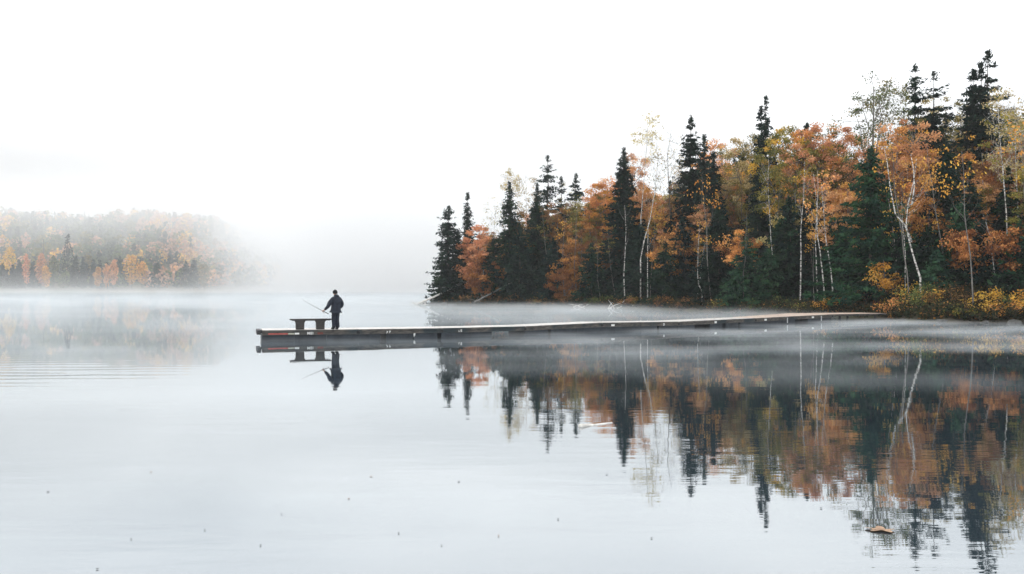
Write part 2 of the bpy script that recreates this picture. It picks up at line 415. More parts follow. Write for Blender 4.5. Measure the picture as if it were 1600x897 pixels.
low=[(690,395,1.5,1.8,'fir','low dark fir with its boughs over the water at the tip'),
 (772,372,3,2.6,'fir','blue-green fir between the salmon tree and the dark spire'),
 (812,352,2,2.6,'spruce','dense dark spruce below the brown crowns near the second fallen trunk'),
 (862,372,2.5,2.4,'spruce','dark spruce in shade under the brown crown'),
 (925,380,2.5,2.8,'fir','dark fir left of the wide-skirted black spruce'),
 (1000,352,4,3.0,'spruce','dark spruce right of the wide-skirted black spruce'),
 (1040,380,3,2.6,'fir','low fir behind the pair of short white birch stems'),
 (1066,340,6,2.6,'spruce','dark spruce below the tall layered spruce'),
 (1122,325,6,3.0,'fir','dark green fir under the small red-orange maple'),
 (1102,405,2.5,2.3,'spruce','low dark spruce above the bent white stem'),
 (1168,372,3,2.9,'firlight','fresh green fir with pale drooping bough tips in the middle of the shore'),
 (1200,390,2.5,2.2,'firlight','smaller fresh green fir beside the pale-tipped one'),
 (1214,350,7,2.6,'fir','dark fir under the olive crown'),
 (1238,308,7,3.1,'fir','tall dark fir with even tiers left of the twin birch stems'),
 (1268,318,8,2.7,'spruce','dark spruce right behind the twin birch stems'),
 (1312,352,5,2.8,'fir','dark fir under the orange lower crowns'),
 (1402,340,6,2.6,'spruce','dark spruce behind the forked white birch'),
 (1448,352,6,2.4,'fir','small dark fir just right of the forked birch'),
 (1500,318,7,2.9,'firlight','bluish fir under the olive crown at the right'),
 (1535,345,5,2.5,'spruce','dark spruce below the three tallest spires'),
 (1592,345,5,3.0,'firlight','green fir at the right end of the shore'),
 (1462,392,4,1.6,'firlight','young light green fir above the orange bushes'),
 (1150,420,1.5,1.5,'firlight','young fir low at the water left of the fresh green fir'),
 (1565,300,10,2.7,'spruce','dark spruce left of the tall pale birch at the right')]
for px,top,off,rb,pal,lb in low:
    con(px,top,off,rb,lb,pal,'spruce_tree' if pal=='spruce' else 'fir_tree','spruce tree' if pal=='spruce' else 'fir tree',power=.85,z0=.03)

# broadleaved crowns
dec(745,352,6,2.9,'salmon-orange tree near the tip, behind the leaning bleached trunk','salmon',base=.12,ncl=110,clr=.6,leaf=.13)
dec(757,392,2,2.6,'low rust-red tree under the salmon tree near the tip','rust',base=.08,ncl=90,leaf=.13)
dec(868,318,14,4.6,'wide brown-orange crown under the ragged open spruce','brown',base=.3,ncl=130,pal2='rust')
dec(820,330,12,3.0,'brown crown between the dark spire and the blunt fir','brown',base=.3,ncl=90,pal2='rust')
dec(905,358,6,3.7,'orange-red leafy tree low in front of the bushy dark spruce','rust',base=.15,ncl=110,pal2='orange')
dec(948,279,18,4.0,'glowing orange round crown left of the wide-skirted black spruce','orange',base=.4,ncl=200,pal2='amber')
dec(925,318,15,3.2,'olive-tinged orange crown below the glowing round one','olive',base=.3,ncl=100,pal2='orange')
dec(882,420,2,2.3,'small rust-coloured tree low on the shore at the second fallen trunk','rust',base=.15,ncl=60)
dec(993,236,24,2.8,'pinkish crown behind the wide-skirted black spruce','salmon',base=.5,ncl=90,bare=.25)
dec(1010,290,16,3.2,'orange crown behind the leaning white birch','orange',base=.35,ncl=110,pal2='salmon')
dec(1052,352,6,3.0,'small red-orange maple low before the tall layered spruce','rust',base=.3,ncl=80,pal2='orange')
dec(1040,310,15,2.6,'orange crown between the bare birch and the tall spruce','orange',base=.4,ncl=80,pal2='brown')
dec(1135,214,26,3.6,'orange crown high up between the slim spruces and the olive crown','orange',base=.45,ncl=130,pal2='salmon')
dec(1132,285,18,3.4,'salmon-orange crown directly below the high orange one','salmon',base=.4,ncl=120,pal2='orange')
dec(1160,362,8,2.4,'bright red-orange small crown above the fresh green fir','orange',base=.45,ncl=60,pal2='rust')
dec(1165,206,16,4.3,'yellow-olive crown left of the twin thin spires','olive',base=.45,ncl=120,pal2='yellow')
dec(1234,193,14,4.8,'wide olive-gold crown right of the twin thin spires','olive',base=.4,ncl=200,pal2='amber')
dec(1212,262,17,3.2,'mossy green crown under the wide olive-gold one','green',base=.4,ncl=100,pal2='olive')
dec(1226,335,10,2.4,'loose yellow-green tree between dark firs in the middle','olive',base=.35,ncl=60,pal2='yellow',bare=.2)
dec(1296,193,17,4.6,'biggest salmon crown, left of the tall loose green tree','salmon',base=.45,ncl=170,pal2='orange')
dec(1318,285,10,3.2,'orange crown hanging below the biggest salmon one','orange',base=.4,ncl=110,pal2='salmon')
dec(1392,180,16,4.0,'salmon crown behind the forked birch, right of the broad fir','salmon',base=.4,ncl=150,pal2='orange')
dec(1405,260,12,2.8,'rust crown around the fork of the white birch','rust',base=.45,ncl=70,bare=.3)
dec(1438,265,14,2.8,'orange-brown crown right of the forked birch','brown',base=.4,ncl=90,pal2='orange')
dec(1462,300,10,2.0,'thin red maple low in front of the dark cone-shaped fir','rust',base=.4,ncl=45,pal2='orange')
dec(1488,146,34,5.4,'large golden-olive crown between the open spruce and the three tallest spires','olive',base=.45,ncl=170,pal2='yellow')
dec(1510,290,12,3.0,'olive and orange tree under the three tallest spires','olive',base=.35,ncl=90,pal2='orange')
dec(1545,345,6,3.4,'low rust-orange tree below the three tallest spires','rust',base=.35,ncl=110,pal2='orange')
dec(1538,245,18,3.2,'brown-orange crown just below the three tallest spires','brown',base=.4,ncl=100,pal2='rust')
dec(1572,180,28,4.2,'golden crown behind the tall pale birch at the right','olive',base=.4,ncl=130,pal2='amber')
dec(1383,400,3,1.3,'small yellow-leaved sapling above the orange bushes','amber',base=.3,ncl=16,bare=.5)
dec(1352,115,16,4.2,'tall loose green poplar towering over the salmon crowns','green','poplar_tree','poplar tree',base=.52,ncl=85,per=60,bare=.25,pal2='olive',clr=.75)

# birches: trunk course given by a list of points of the trunk
def birch(pts, D, top, Rc, label, pal='yellow', ncl=40, bare=.6, base=.55, rt=.11, extra=None, mat='birch', kind='birch_tree', cat='birch tree', per=45):
    p0=at(pts[0][0],pts[0][1],D); x,y=p0.x,D; z=gz(x,y)
    P=[(0,0,0)]+[((at(a,b,D).x-x), .15*i, at(a,b,D).z-z) for i,(a,b) in enumerate(pts) if at(a,b,D).z-z>.3]
    H=(HOR-top)/F*D+CAM_Z-z
    tm,cm=broadleaf('b',H,Rc,int(pts[0][0]*3+top),pal,base=base,ncl=ncl,per=per,bare=bare,path=P,rt=rt*.5,clr=.6,leaf=.10,limb=.24)
    e=empty(kind,(x,y,z),label,cat)
    link('trunk',tm,M[mat],e,True); link('crown',cm,None,e)
    if extra:
        for q in extra:
            mb=MB(); w=[(at(a,b,D).x-x,-.1+.2*i,at(a,b,D).z-z) for i,(a,b) in enumerate(q)]
            mb.tube(w,[rt*.42*(1-.75*i/(len(w)-1)) for i in range(len(w))],6); mb.build('limb',M['birch'],e,True)
    return e
birch([(976,462),(975,430),(977,400),(979,360),(977,320)],shoreD(976)+1.5,300,1.6,'straight short white birch at the foot of the wide-skirted black spruce',ncl=5,bare=.9,pal='olive',rt=.15)
birch([(1003,460),(1003,400),(1002,340),(1008,270),(1013,210),(1014,175)],shoreD(1003)+5,166,1.7,'tall thin birch with a little tuft of yellow leaves at its top',ncl=34,bare=.55,base=.72,rt=.15)
birch([(1001,405),(1007,375),(1016,345),(1024,300),(1028,262),(1030,245)],shoreD(1003)+3,225,1.5,'white birch leaning to the right across the orange crown',ncl=20,bare=.8,rt=.17,pal='olive')
birch([(1012,448),(1012,405),(1013,375),(1014,340)],shoreD(1012)+2,310,1.3,'second short white birch stem, right of the wide-skirted spruce',ncl=4,bare=.9,pal='olive',rt=.13)
birch([(1048,440),(1050,370),(1046,300),(1044,240),(1052,195)],shoreD(1048)+9,184,2.2,'leafless dark birch with branching twigs left of the tall layered spruce',ncl=46,bare=.93,base=.45,rt=.17,mat='bark')
birch([(1097,456),(1092,444),(1091,430),(1092,395),(1095,350)],shoreD(1092)+1.5,340,1.2,'thin white birch stem with a kink at its foot',ncl=5,bare=.6,rt=.12,pal='amber')
birch([(1207,400),(1205,370),(1204,330),(1202,290),(1204,240)],shoreD(1205)+5,225,1.6,'slim birch stem in the gap below the twin thin spires',ncl=18,bare=.75,rt=.10,pal='olive')
birch([(1288,456),(1286,425),(1283,390),(1280,368),(1280,320),(1276,270)],shoreD(1285)+2,250,1.6,'left stem of the two white birches above the dock head',ncl=10,bare=.7,rt=.14,pal='orange')
birch([(1301,450),(1299,420),(1296,395),(1293,370),(1290,320),(1288,280)],shoreD(1297)+2.5,255,1.5,'right stem of the two white birches above the dock head',ncl=10,bare=.7,rt=.13,pal='orange')
birch([(1438,434),(1430,405),(1424,378),(1420,352),(1424,320),(1434,285),(1440,255),(1442,245)],shoreD(1437)+3,232,1.8,'forked white birch curving over the orange bushes',ncl=14,bare=.5,rt=.15,pal='orange',
      extra=[[(1424,378),(1414,350),(1402,335),(1395,290),(1393,255),(1390,230)],[(1424,320),(1430,290),(1430,262),(1428,240)]])
birch([(1400,400),(1398,370),(1396,345),(1392,310)],shoreD(1398)+5,290,1.2,'short white stem close left of the forked birch',ncl=12,bare=.8,rt=.09,pal='amber')
birch([(1574,378),(1574,330),(1570,260),(1566,200),(1566,160)],shoreD(1574)+6,140,1.5,'tall white birch stem under the golden crown at the right',ncl=16,bare=.5,rt=.12,pal='olive')
birch([(1592,420),(1592,330),(1590,240),(1591,180),(1590,140)],shoreD(1592)+12,114,2.5,'tall pale yellow birch at the right edge of the wood',ncl=90,bare=.62,base=.45,rt=.15,per=50)
birch([(1556,440),(1552,400),(1551,370),(1540,330)],shoreD(1555)+4,318,1.0,'thin grey stem right of the young light green fir',ncl=10,bare=.8,rt=.07,pal='rust')
birch([(798,420),(799,340),(797,290),(799,268)],shoreD(798)+14,262,1.7,'pale yellow birch top showing above the dark spire',ncl=38,bare=.5,base=.72,rt=.1)
birch([(772,440),(771,380),(774,330),(772,300)],shoreD(772)+8,300,2.0,'nearly leafless pale birch left of the dark spire',ncl=40,bare=.85,base=.45,rt=.08)
birch([(822,440),(824,360),(822,300),(824,276)],shoreD(824)+18,270,2.3,'pale yellow birch between the dark spire and the ragged spruce',ncl=45,bare=.6,base=.6,rt=.09)
birch([(882,420),(884,360),(882,310),(884,285)],shoreD(884)+19,280,1.8,'nearly bare birch with whitish twigs between two spruces',ncl=36,bare=.8,base=.5,rt=.09)
birch([(1066,420),(1067,340),(1066,280),(1066,246)],shoreD(1066)+16,238,1.6,'thin yellow-leaved birch just left of the tall layered spruce',ncl=30,bare=.6,base=.5,rt=.09)
birch([(1385,380),(1384,300),(1383,200),(1392,150),(1396,118)],shoreD(1385)+20,108,2.2,'bare twiggy top right beside the tall loose green poplar',mat='bark',ncl=46,bare=.88,base=.66,rt=.1,pal='green')
birch([(1158,360),(1160,300),(1152,250),(1146,225)],shoreD(1158)+12,205,1.8,'dark bent stem through the yellow-olive crown',mat='bark',ncl=24,bare=.7,rt=.09,pal='olive')
birch([(1252,360),(1250,300),(1255,240),(1262,200)],shoreD(1252)+12,188,1.8,'grey stem through the wide olive-gold crown',mat='greybark',ncl=24,bare=.7,rt=.09,pal='olive')

# filler trees deeper in the wood, copied from a few prototypes
def proto(kind,cat,H,build,bark):
    tm,cm=build; tm.materials.append(M[bark]); tm.shade_smooth(); return (kind,cat,H,tm,cm)
PR={'dark':[proto('spruce_tree','spruce tree',17,conifer('p',17,2.8,900+i,'spruce' if i%2 else 'fir',power=.7+.1*i,gap=.08*i,var=.3),'bark') for i in range(4)],
    'warm':[proto('maple_tree','autumn tree',17,broadleaf('p',17,3.8,950+i,p,base=.25,ncl=120,pal2=q),'greybark') for i,(p,q) in enumerate([('orange','rust'),('salmon','brown'),('brown','rust')])],
    'gold':[proto('aspen_tree','aspen tree',17,broadleaf('p',17,3.6,970+i,p,base=.3,ncl=110,pal2=q),'greybark') for i,(p,q) in enumerate([('olive','amber'),('yellow','olive')])]}
mass_x=[670,700,730,760,830,900,960,1020,1080,1150,1250,1350,1420,1500,1600,1800]
mass_y=[420,385,372,362,330,312,290,285,262,232,215,214,205,172,165,160]
ZONE=[(820,'towards the tip'),(1060,'behind the black spruce'),(1280,'behind the middle shore'),(1480,'behind the forked birch'),(5000,'below the tallest spires')]
KL={'dark':'shaded dark conifer deep in the wood ','warm':'orange-brown broadleaf deep in the wood ','gold':'olive-gold broadleaf deep in the wood '}
GR={'dark':'shaded conifers deep in the wood','warm':'orange broadleaves deep in the wood','gold':'golden broadleaves deep in the wood'}
rr=random.Random(11); placed=[]
def filler(n, offr, pxr, kinds, frac):
    k=0; tries=0
    while k<n and tries<n*40:
        tries+=1
        px=rr.uniform(*pxr); off=rr.uniform(*offr); D=shoreD(px)+off; x=(px-800)/F*D
        if px<760 and off>22: continue
        if any((x-a)**2+(D-b)**2<6 for a,b in placed): continue
        s=float(sdist(np.array([x]),np.array([D]))[0])
        if s<2: continue
        kd=rr.choice(kinds); kind,cat,H0,tm,cm=rr.choice(PR[kd])
        top=np.interp(px,mass_x,mass_y); z=gz(x,D); H=((HOR-top)/F*D+CAM_Z-z)*rr.uniform(*frac)
        if H<3: continue
        placed.append((x,D)); k+=1
        zn=[t for lim,t in ZONE if px<lim][0]
        e=empty(kind,(x,D,z),KL[kd]+zn,cat,GR[kd],rz=rr.uniform(0,6.28))
        s=H/H0; w=(s*.5+.5)*rr.uniform(.85,1.1)
        e.scale=(min(w,s*1.5),min(w,s*1.5),s)
        for nm,me in (('trunk',tm),('crown',cm)):
            o=bpy.data.objects.new(nm,me); col.objects.link(o); o.parent=e
filler(34,(8,15),(700,1640),['dark','dark','dark','warm'],(.5,.75))
filler(52,(16,28),(720,1660),['dark','warm','warm','gold','dark'],(.72,1.0))
filler(46,(29,48),(800,1700),['dark','warm','gold'],(.85,1.0))
filler(28,(13,30),(745,1130),['warm','warm','dark','gold'],(.88,1.04))
filler(16,(2,14),(1640,1800),['dark','warm','gold'],(.5,.9))

def stem_proto(seed):
    r=np.random.default_rng(seed); P=[(0,0,0)]; x=y=0
    for i in range(1,9): x+=r.normal(0,.10)+.04; y+=r.normal(0,.08); P.append((x,y,i*11/8))
    tm,cm=broadleaf('b',12,1.5,seed,'amber' if seed%2 else 'olive',base=.6,ncl=12,per=22,bare=.5,path=P,rt=.06,clr=.55,leaf=.10,limb=.22)
    tm.materials.append(M['birch' if seed%4==0 else 'greybark']); tm.shade_smooth(); return tm,cm
SP=[stem_proto(700+i) for i in range(4)]
k=0
while k<20:
    px=rr.uniform(850,1610); off=rr.uniform(1.5,9); D=shoreD(px)+off; x=(px-800)/F*D
    if any((x-a)**2+(D-b)**2<2.5 for a,b in placed): continue
    placed.append((x,D)); k+=1; tm,cm=SP[k%4]; zn=[t for lim,t in ZONE if px<lim][0]
    e=empty('birch_tree',(x,D,gz(x,D)),'thin pale-stemmed birch among darker trees '+zn,'birch tree','thin pale birches among the dark trees',rz=rr.uniform(0,6.28)); q=rr.uniform(.6,1.25)
    e.scale=(q*.9,q*.9,q); e.rotation_euler[0]=rr.gauss(0,.05); e.rotation_euler[1]=rr.gauss(0,.06)
    for nm,me in (('trunk',tm),('crown',cm)):
        o=bpy.data.objects.new(nm,me); col.objects.link(o); o.parent=e

# shoreline bushes
def bush(px, off, h, w, pal, label, pal2=None, n=30, cat='bush', leaf=.075, kind='shoreline_bush'):
    D=shoreD(px)+off; x=(px-800)/F*D; z=gz(x,D); r=np.random.default_rng(int(px*13+h*10))
    e=empty(kind,(x,D,z),label,cat)
    mb=MB(); cc=[]
    for i in range(n):
        a=r.random()*6.28; q=r.random()**.6; c=np.array([math.cos(a)*w*q,math.sin(a)*w*q*.7,h*(.25+.75*r.random()*(1-.5*q))]); cc.append(c)
        mb.tube([(c[0]*.15,c[1]*.15,-.1),(c[0]*.6,c[1]*.6,c[2]*.6),tuple(c)],[.02,.013,.005],4,False)
    cc=np.array(cc); per=40; idx=np.repeat(np.arange(n),per); m=len(idx)
    C=cc[idx]+r.normal(0,1,(m,3))*np.array([.26,.26,.2])*(.5+h*.2); C[:,2]=np.maximum(C[:,2],.02)
    U,V=rand_uv(m,r,leaf,leaf*.6); cl=r.integers(0,3,n)[idx]; T=tints(pal,m,r,cl)
    if pal2:
        s=(r.random(n)<.45)[idx]; T[s]=tints(pal2,int(s.sum()),r)
    mb.build('stems',M['bark'],e); link('foliage',leaf_mesh('foliage',C.astype(np.float32),U,V,T),None,e)
B=[(1296,1.2,1.3,1.5,'amber','low golden bush right above the dock head','under'),
 (1322,1.6,1.2,1.3,'orange','low orange bush at the landing end of the dock','under'),
 (1345,3.5,2.0,1.6,'under','dark leafy bush behind the landing end of the dock','brown'),
 (1378,3,2.3,1.6,'under','tall dark bush with rusty leaves beside the foot of the dock','rust'),
 (1400,1.6,1.3,1.3,'orange','bright orange bush at the waterline right of the dock','under'),
 (1412,4,2.9,1.6,'under','tall dark bush with a few yellow leaves below the birch fork','amber'),
 (1436,2,2.4,1.5,'green','green bush at the waterline below the forked birch','amber'),
 (1460,3.5,2.5,1.7,'under','dark bush with rust flecks right of the forked birch foot','rust'),
 (1484,2.2,2.2,1.6,'under','shaded brown-green bush between the rust and the golden ones','brown'),
 (1512,3,2.4,1.7,'under','dark bush with scattered orange leaves left of the golden bushes','rust'),
 (1535,1.4,1.5,1.5,'amber','golden low bush, first of the bright ones at the right shore','under'),
 (1556,2.2,2.0,1.5,'amber','tallest golden bush at the right shore','under'),
 (1580,1.5,1.4,1.6,'orange','orange low bush between golden ones at the right shore','under'),
 (1602,2,1.6,1.6,'amber','golden bush cut by the right edge of the photo','green'),
 (1500,.8,.9,1.2,'under','low dark bush overhanging the water at the right','olive'),
 (1262,1.4,1.0,1.4,'under','low dark bush left of the golden bush above the dock head','olive'),
 (1225,1.6,1.3,1.6,'under','dark shore bush under the even-tiered fir','green'),
 (1185,1.2,1.0,1.6,'under','dark shore bush under the fresh green firs','green'),
 (1140,1.3,1.1,1.8,'under','dark shore bush left of the fresh green fir','olive'),
 (1075,1.2,1.2,1.8,'under','brownish shore bush near the kinked birch stem','brown'),
 (1036,1.2,1.1,1.8,'under','brown-green shore bush with a few orange leaves','rust'),
 (985,1.1,1.0,1.9,'brown','brown shore bush beside the white driftwood','olive'),
 (945,1.1,1.1,1.9,'under','dark shore bush left of the driftwood','green'),
 (900,1.1,1.2,2.0,'under','dark shore bush below the rust-coloured small tree','brown'),
 (850,1.1,1.1,2.0,'brown','brownish shore bush near the second fallen trunk','olive'),
 (800,1.2,1.2,2.0,'under','dark shore bush under the dark spire','brown'),
 (740,1.2,1.1,1.8,'brown','brownish shore bush behind the leaning bleached trunk','under'),
 (1640,1.5,1.8,2.2,'under','dark bush beyond the right shore bushes','amber')]
for b in B: bush(*b)

# forest floor growth: countless small plants
def undergrowth():
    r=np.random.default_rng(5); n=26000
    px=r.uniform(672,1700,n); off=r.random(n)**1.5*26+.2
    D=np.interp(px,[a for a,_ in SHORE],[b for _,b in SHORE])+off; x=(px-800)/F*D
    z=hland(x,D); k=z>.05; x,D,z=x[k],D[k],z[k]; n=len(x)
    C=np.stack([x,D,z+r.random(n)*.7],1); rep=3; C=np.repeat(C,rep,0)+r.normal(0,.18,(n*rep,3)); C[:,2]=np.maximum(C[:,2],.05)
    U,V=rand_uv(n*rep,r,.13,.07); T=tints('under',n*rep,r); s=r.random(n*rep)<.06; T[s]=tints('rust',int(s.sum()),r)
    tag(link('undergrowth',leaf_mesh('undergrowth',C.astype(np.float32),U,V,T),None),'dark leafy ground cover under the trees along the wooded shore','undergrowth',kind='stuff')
undergrowth()

# leaning and fallen dead trunks, driftwood, rocks of the point
def log(name, pts, D0, D1, rad, label, twigs=0, cat='fallen tree', mat='bleached'):
    n=len(pts); P=[at(px,py,D0+(D1-D0)*i/(n-1)) for i,(px,py) in enumerate(pts)]
    base=P[0].copy(); e=empty(name,base,label,cat)
    mb=MB(); Q=[p-base for p in P]; mb.tube(Q,[rad*(1-.6*i/(n-1)) for i in range(n)],8); mb.build('trunk',M[mat],e,True)
    if twigs:
        r=random.Random(int(pts[0][0])); tw=MB()
        for i in range(twigs):
            t=.02+.9*r.random()**2; k=min(int(t*(n-1)),n-2); c=Q[k].lerp(Q[k+1],t*(n-1)-k)
            d=Vector((r.gauss(0,1),r.gauss(0,1),r.gauss(.4,.7))).normalized()*r.uniform(.4,1.5)
            tw.tube([c,c+d*.5+Vector((0,0,.08)),c+d],[rad*.28,rad*.2,rad*.06],4)
        tw.build('branches',M[mat],e)
log('fallen_birch',[(650,476),(676,465),(705,451),(735,438)],121,127,.16,'bleached trunk leaning up from the water at the tip of the point',9)
log('fallen_birch',[(742,472),(765,460),(800,441),(822,430)],115,124,.13,'thinner grey dead trunk leaning below the dark spire',10,mat='greybark')
def drift(px,py,D,label,n,ln,seed):
    r=random.Random(seed); b=at(px,py,D); b.z=.02; e=empty('driftwood',b,label,'driftwood'); mb=MB()
    for i in range(n):
        s=Vector((r.gauss(0,.5),r.gauss(0,.3),0)); a=r.uniform(-.3,1.1); d=Vector((math.cos(a)*r.choice((-1,1)),r.gauss(0,.4),math.sin(a))).normalized()*ln*r.uniform(.4,1)
        mb.tube([s,s+d*.5+Vector((0,0,.07)),s+d],[.06,.045,.015],5)
    mb.build('branches',M['bleached'],e)
drift(966,483,shoreD(966)-.6,'white tangle of driftwood branches at the waterline below the black spruce',9,1.9,3)
drift(660,476,122,'small brushy tangle in the water just off the tip of the point',16,1.1,4)
drift(908,479,shoreD(908)-.8,'thin pale branches lying along the waterline left of the white tangle',4,2.2,8)
def rock(x,y,s,label,seed,gp=None):
    r=random.Random(seed); bm=bmesh.new(); bmesh.ops.create_icosphere(bm,subdivisions=3,radius=1)
    o=[Vector((r.gauss(0,1),r.gauss(0,1),r.gauss(0,1))).normalized() for _ in range(9)]
    for v in bm.verts:
        k=1+sum(.10*math.sin(4*v.co.dot(q)+i) for i,q in enumerate(o)); v.co=Vector((v.co.x*k*s*1.4,v.co.y*k*s,v.co.z*k*s*.6))
    me=bpy.data.meshes.new('shore_rock'); bm.to_mesh(me); bm.free(); ob=link('shore_rock',me,M['rock'],None,True); ob.location=(x,y,gz(x,y)*.0+.0); tag(ob,label,'rock',gp)
for i,(px,D,s) in enumerate([(668,125,.35),(676,124,.5),(684,122.5,.4),(694,121.5,.5),(662,126,.25),(706,120.5,.35)]):
    rock((px-800)/F*D,D,s,'low dark stone in the row at the waterline of the point',30+i,'stones at the tip of the point')
for i,(px,s) in enumerate([(1412,.28),(1438,.2),(1471,.3),(1540,.22),(1585,.3)]):
    D=shoreD(px)-.3; rock((px-800)/F*D,D,s,['squat stone','tiny stone','round stone','flat stone','dark stone'][i]+' at the waterline under the '+['bright orange bush','green bush','rust-flecked dark bush','first golden bush','orange low bush at the right'][i],60+i)

# ------------------------------------------------------------------ far hill forest
def far_tree(px, base_y, top, D, w, shape, pal, label, group='trees along the far shore'):
    x=(px-800)/F*D; z=float(hhill(np.array([x]),np.array([float(D)]))[0]); H=max((HOR-top)/F*D+CAM_Z-z,2.5); r=np.random.default_rng(int(px*3+top)); w*=.72 if shape=='ball' else .9
    n=650; t=r.random(n)
    if shape=='cone': t=1-(1-r.random(n))**.7; rad=w*(1-t)**.8+.15
    elif shape=='pole': t=r.random(n); rad=np.full(n,.2)
    else: rad=w*np.sqrt(np.clip(1-(2*t-1)**2,0,1)); 
    a=r.random(n)*6.283; q=r.random(n)**.45
    lo=.06 if shape=='cone' else .16
    C=np.stack([np.cos(a)*rad*q,np.sin(a)*rad*q,H*(lo+(1-lo)*t)],1)+r.normal(0,.25,(n,3))
    if shape!='cone': C+= .6*np.sin(C[:,[1,2,0]]*1.3+px)
    U,V=rand_uv(n,r,.55,.38); e=empty('far_spruce' if shape=='cone' else 'far_maple',(x,D,z),label,'spruce tree' if shape=='cone' else 'autumn tree',group)
    mb=MB(); mb.tube([(0,0,-.5),(0,0,H*.5),(0,0,H*.95)],[.25,.16,.04],6); mb.build('trunk',M['bark'],e)
    link('crown',leaf_mesh('crown',C.astype(np.float32),U,V,tints(pal,n,r)),None,e)
for t in [(4,445,412,474,3.2,'cone','spruce','dark pointed tree cut by the left edge on the far shore'),
 (14,445,388,482,5.5,'ball','amber','yellow-orange tree leftmost on the far shore'),
 (20,445,414,472,3.0,'cone','spruce','dark slim far conifer left of the pink slender tree'),
 (31,445,410,474,2.6,'cone','spruce','dark slim far conifer touching the pink slender tree'),
 (40,445,399,472,2.3,'ball','salmon','slender pink tree on the far shore'),
 (52,445,408,474,3.0,'cone','spruce','dark far conifer between the pink slender and the coral round tree'),
 (64,445,398,474,3.6,'ball','salmon','round coral-pink tree on the far shore'),
 (73,445,416,471,2.8,'ball','orange','small orange tree below the round coral one on the far shore'),
 (84,445,402,480,4.0,'ball','green','greyish green far tree left of the big dark spruce'),
 (106,445,366,482,6.2,'cone','spruce','biggest dark spruce on the far shore'),
 (118,445,400,476,3.4,'cone','fir','dark far conifer on the right flank of the biggest one'),
 (130,445,402,474,2.2,'cone','spruce','thin dark far conifer, first right of the biggest one'),
 (137,445,398,488,3.6,'ball','olive','olive far tree behind thin dark conifers'),
 (146,445,404,474,2.3,'cone','spruce','thin dark far conifer left of the tiny orange tree'),
 (152,445,420,470,2.2,'ball','orange','tiny orange tree on the far waterline'),
 (156,445,406,475,2.3,'cone','spruce','thin dark far conifer right of the tiny orange tree'),
 (168,445,412,471,1.9,'ball','salmon','left half of the pale pink pair on the far shore'),
 (177,445,408,471,2.3,'ball','salmon','right half of the pale pink pair on the far shore'),
 (188,445,400,482,4.2,'cone','fir','grey-green far conifer right of the pale pink pair'),
 (206,445,398,480,6.2,'ball','amber','broad tan-orange tree at the right end of the bright far trees'),
 (222,445,410,484,4.4,'ball','orange','low tan tree sloping down right of the broad tan-orange one'),
 (246,445,412,488,5.0,'cone','fir','faint grey conifer in mist left of the dark foggy cluster'),
 (290,445,408,486,5.0,'cone','spruce','dark foggy conifer left in the last cluster before the mist'),
 (303,445,404,486,5.0,'cone','spruce','dark foggy conifer in the middle of the last cluster'),
 (319,445,412,486,4.2,'ball','olive','foggy yellowish tree right in the last cluster')]:
    far_tree(*t)
def far_pole(px,b,top,D,label):
    x=(px-800)/F*D; z=float(hhill(np.array([x]),np.array([float(D)]))[0]); H=(HOR-top)/F*D+CAM_Z-z
    mb=MB(); mb.tube([(0,0,-1),(0.1,0,H*.5),(0,0,H)],[.4,.33,.15],6)
    for k in range(5): mb.tube([(0,0,H*(.6+.07*k)),((-1)**k*1.0,.1,H*(.63+.07*k))],[.1,.04],4)
    o=mb.build('dead_snag',M['bark'],None,True); o.location=(x,D,z); tag(o,label,'dead tree')
far_pole(68,400,374,500,'bare dark snag standing over the coral tree on the far slope')
far_pole(132,345,328,640,'thin snag sticking up from the misty ridge')
def far_forest():
    r=np.random.default_rng(3); Cs=[];Us=[];Vs=[];Ts=[]
    n=0
    while n<1700:
        x=r.uniform(-520,-136); y=r.uniform(474,700); h=float(hhill(np.array([x]),np.array([y]))[0])
        if h<1.5: continue
        n+=1
        z=r.random(); cone=r.random()<(.75 if y<496 and math.sin(x*.21)+math.sin(x*.083)>-.5 else .22)
        pc=.5+.3*math.sin(x*.045+y*.03)+.3*math.sin(x*.13-y*.05)
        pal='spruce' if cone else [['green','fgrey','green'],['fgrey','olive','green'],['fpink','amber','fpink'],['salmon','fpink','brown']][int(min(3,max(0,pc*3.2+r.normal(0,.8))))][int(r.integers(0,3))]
        H=r.uniform(7,13); w=r.uniform(3.2,5.5)*(.55 if cone else 1); m=90
        t=r.random(m); a=r.random(m)*6.283; q=r.random(m)**.4
        rad=(w*(1-t)**.8 if cone else w*np.sqrt(np.clip(1-(1.7*t-.7)**2,0,1)))
        C=np.stack([x+np.cos(a)*rad*q,y+np.sin(a)*rad*q,h+H*(.1+.9*t)],1)+r.normal(0,.4,(m,3))
        U,V=rand_uv(m,r,.95,.7); Cs.append(C);Us.append(U);Vs.append(V);Ts.append(tints(pal,m,r)*(.85+.3*z))
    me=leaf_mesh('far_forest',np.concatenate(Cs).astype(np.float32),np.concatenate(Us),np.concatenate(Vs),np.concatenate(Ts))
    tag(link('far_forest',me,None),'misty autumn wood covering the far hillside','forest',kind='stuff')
far_forest()

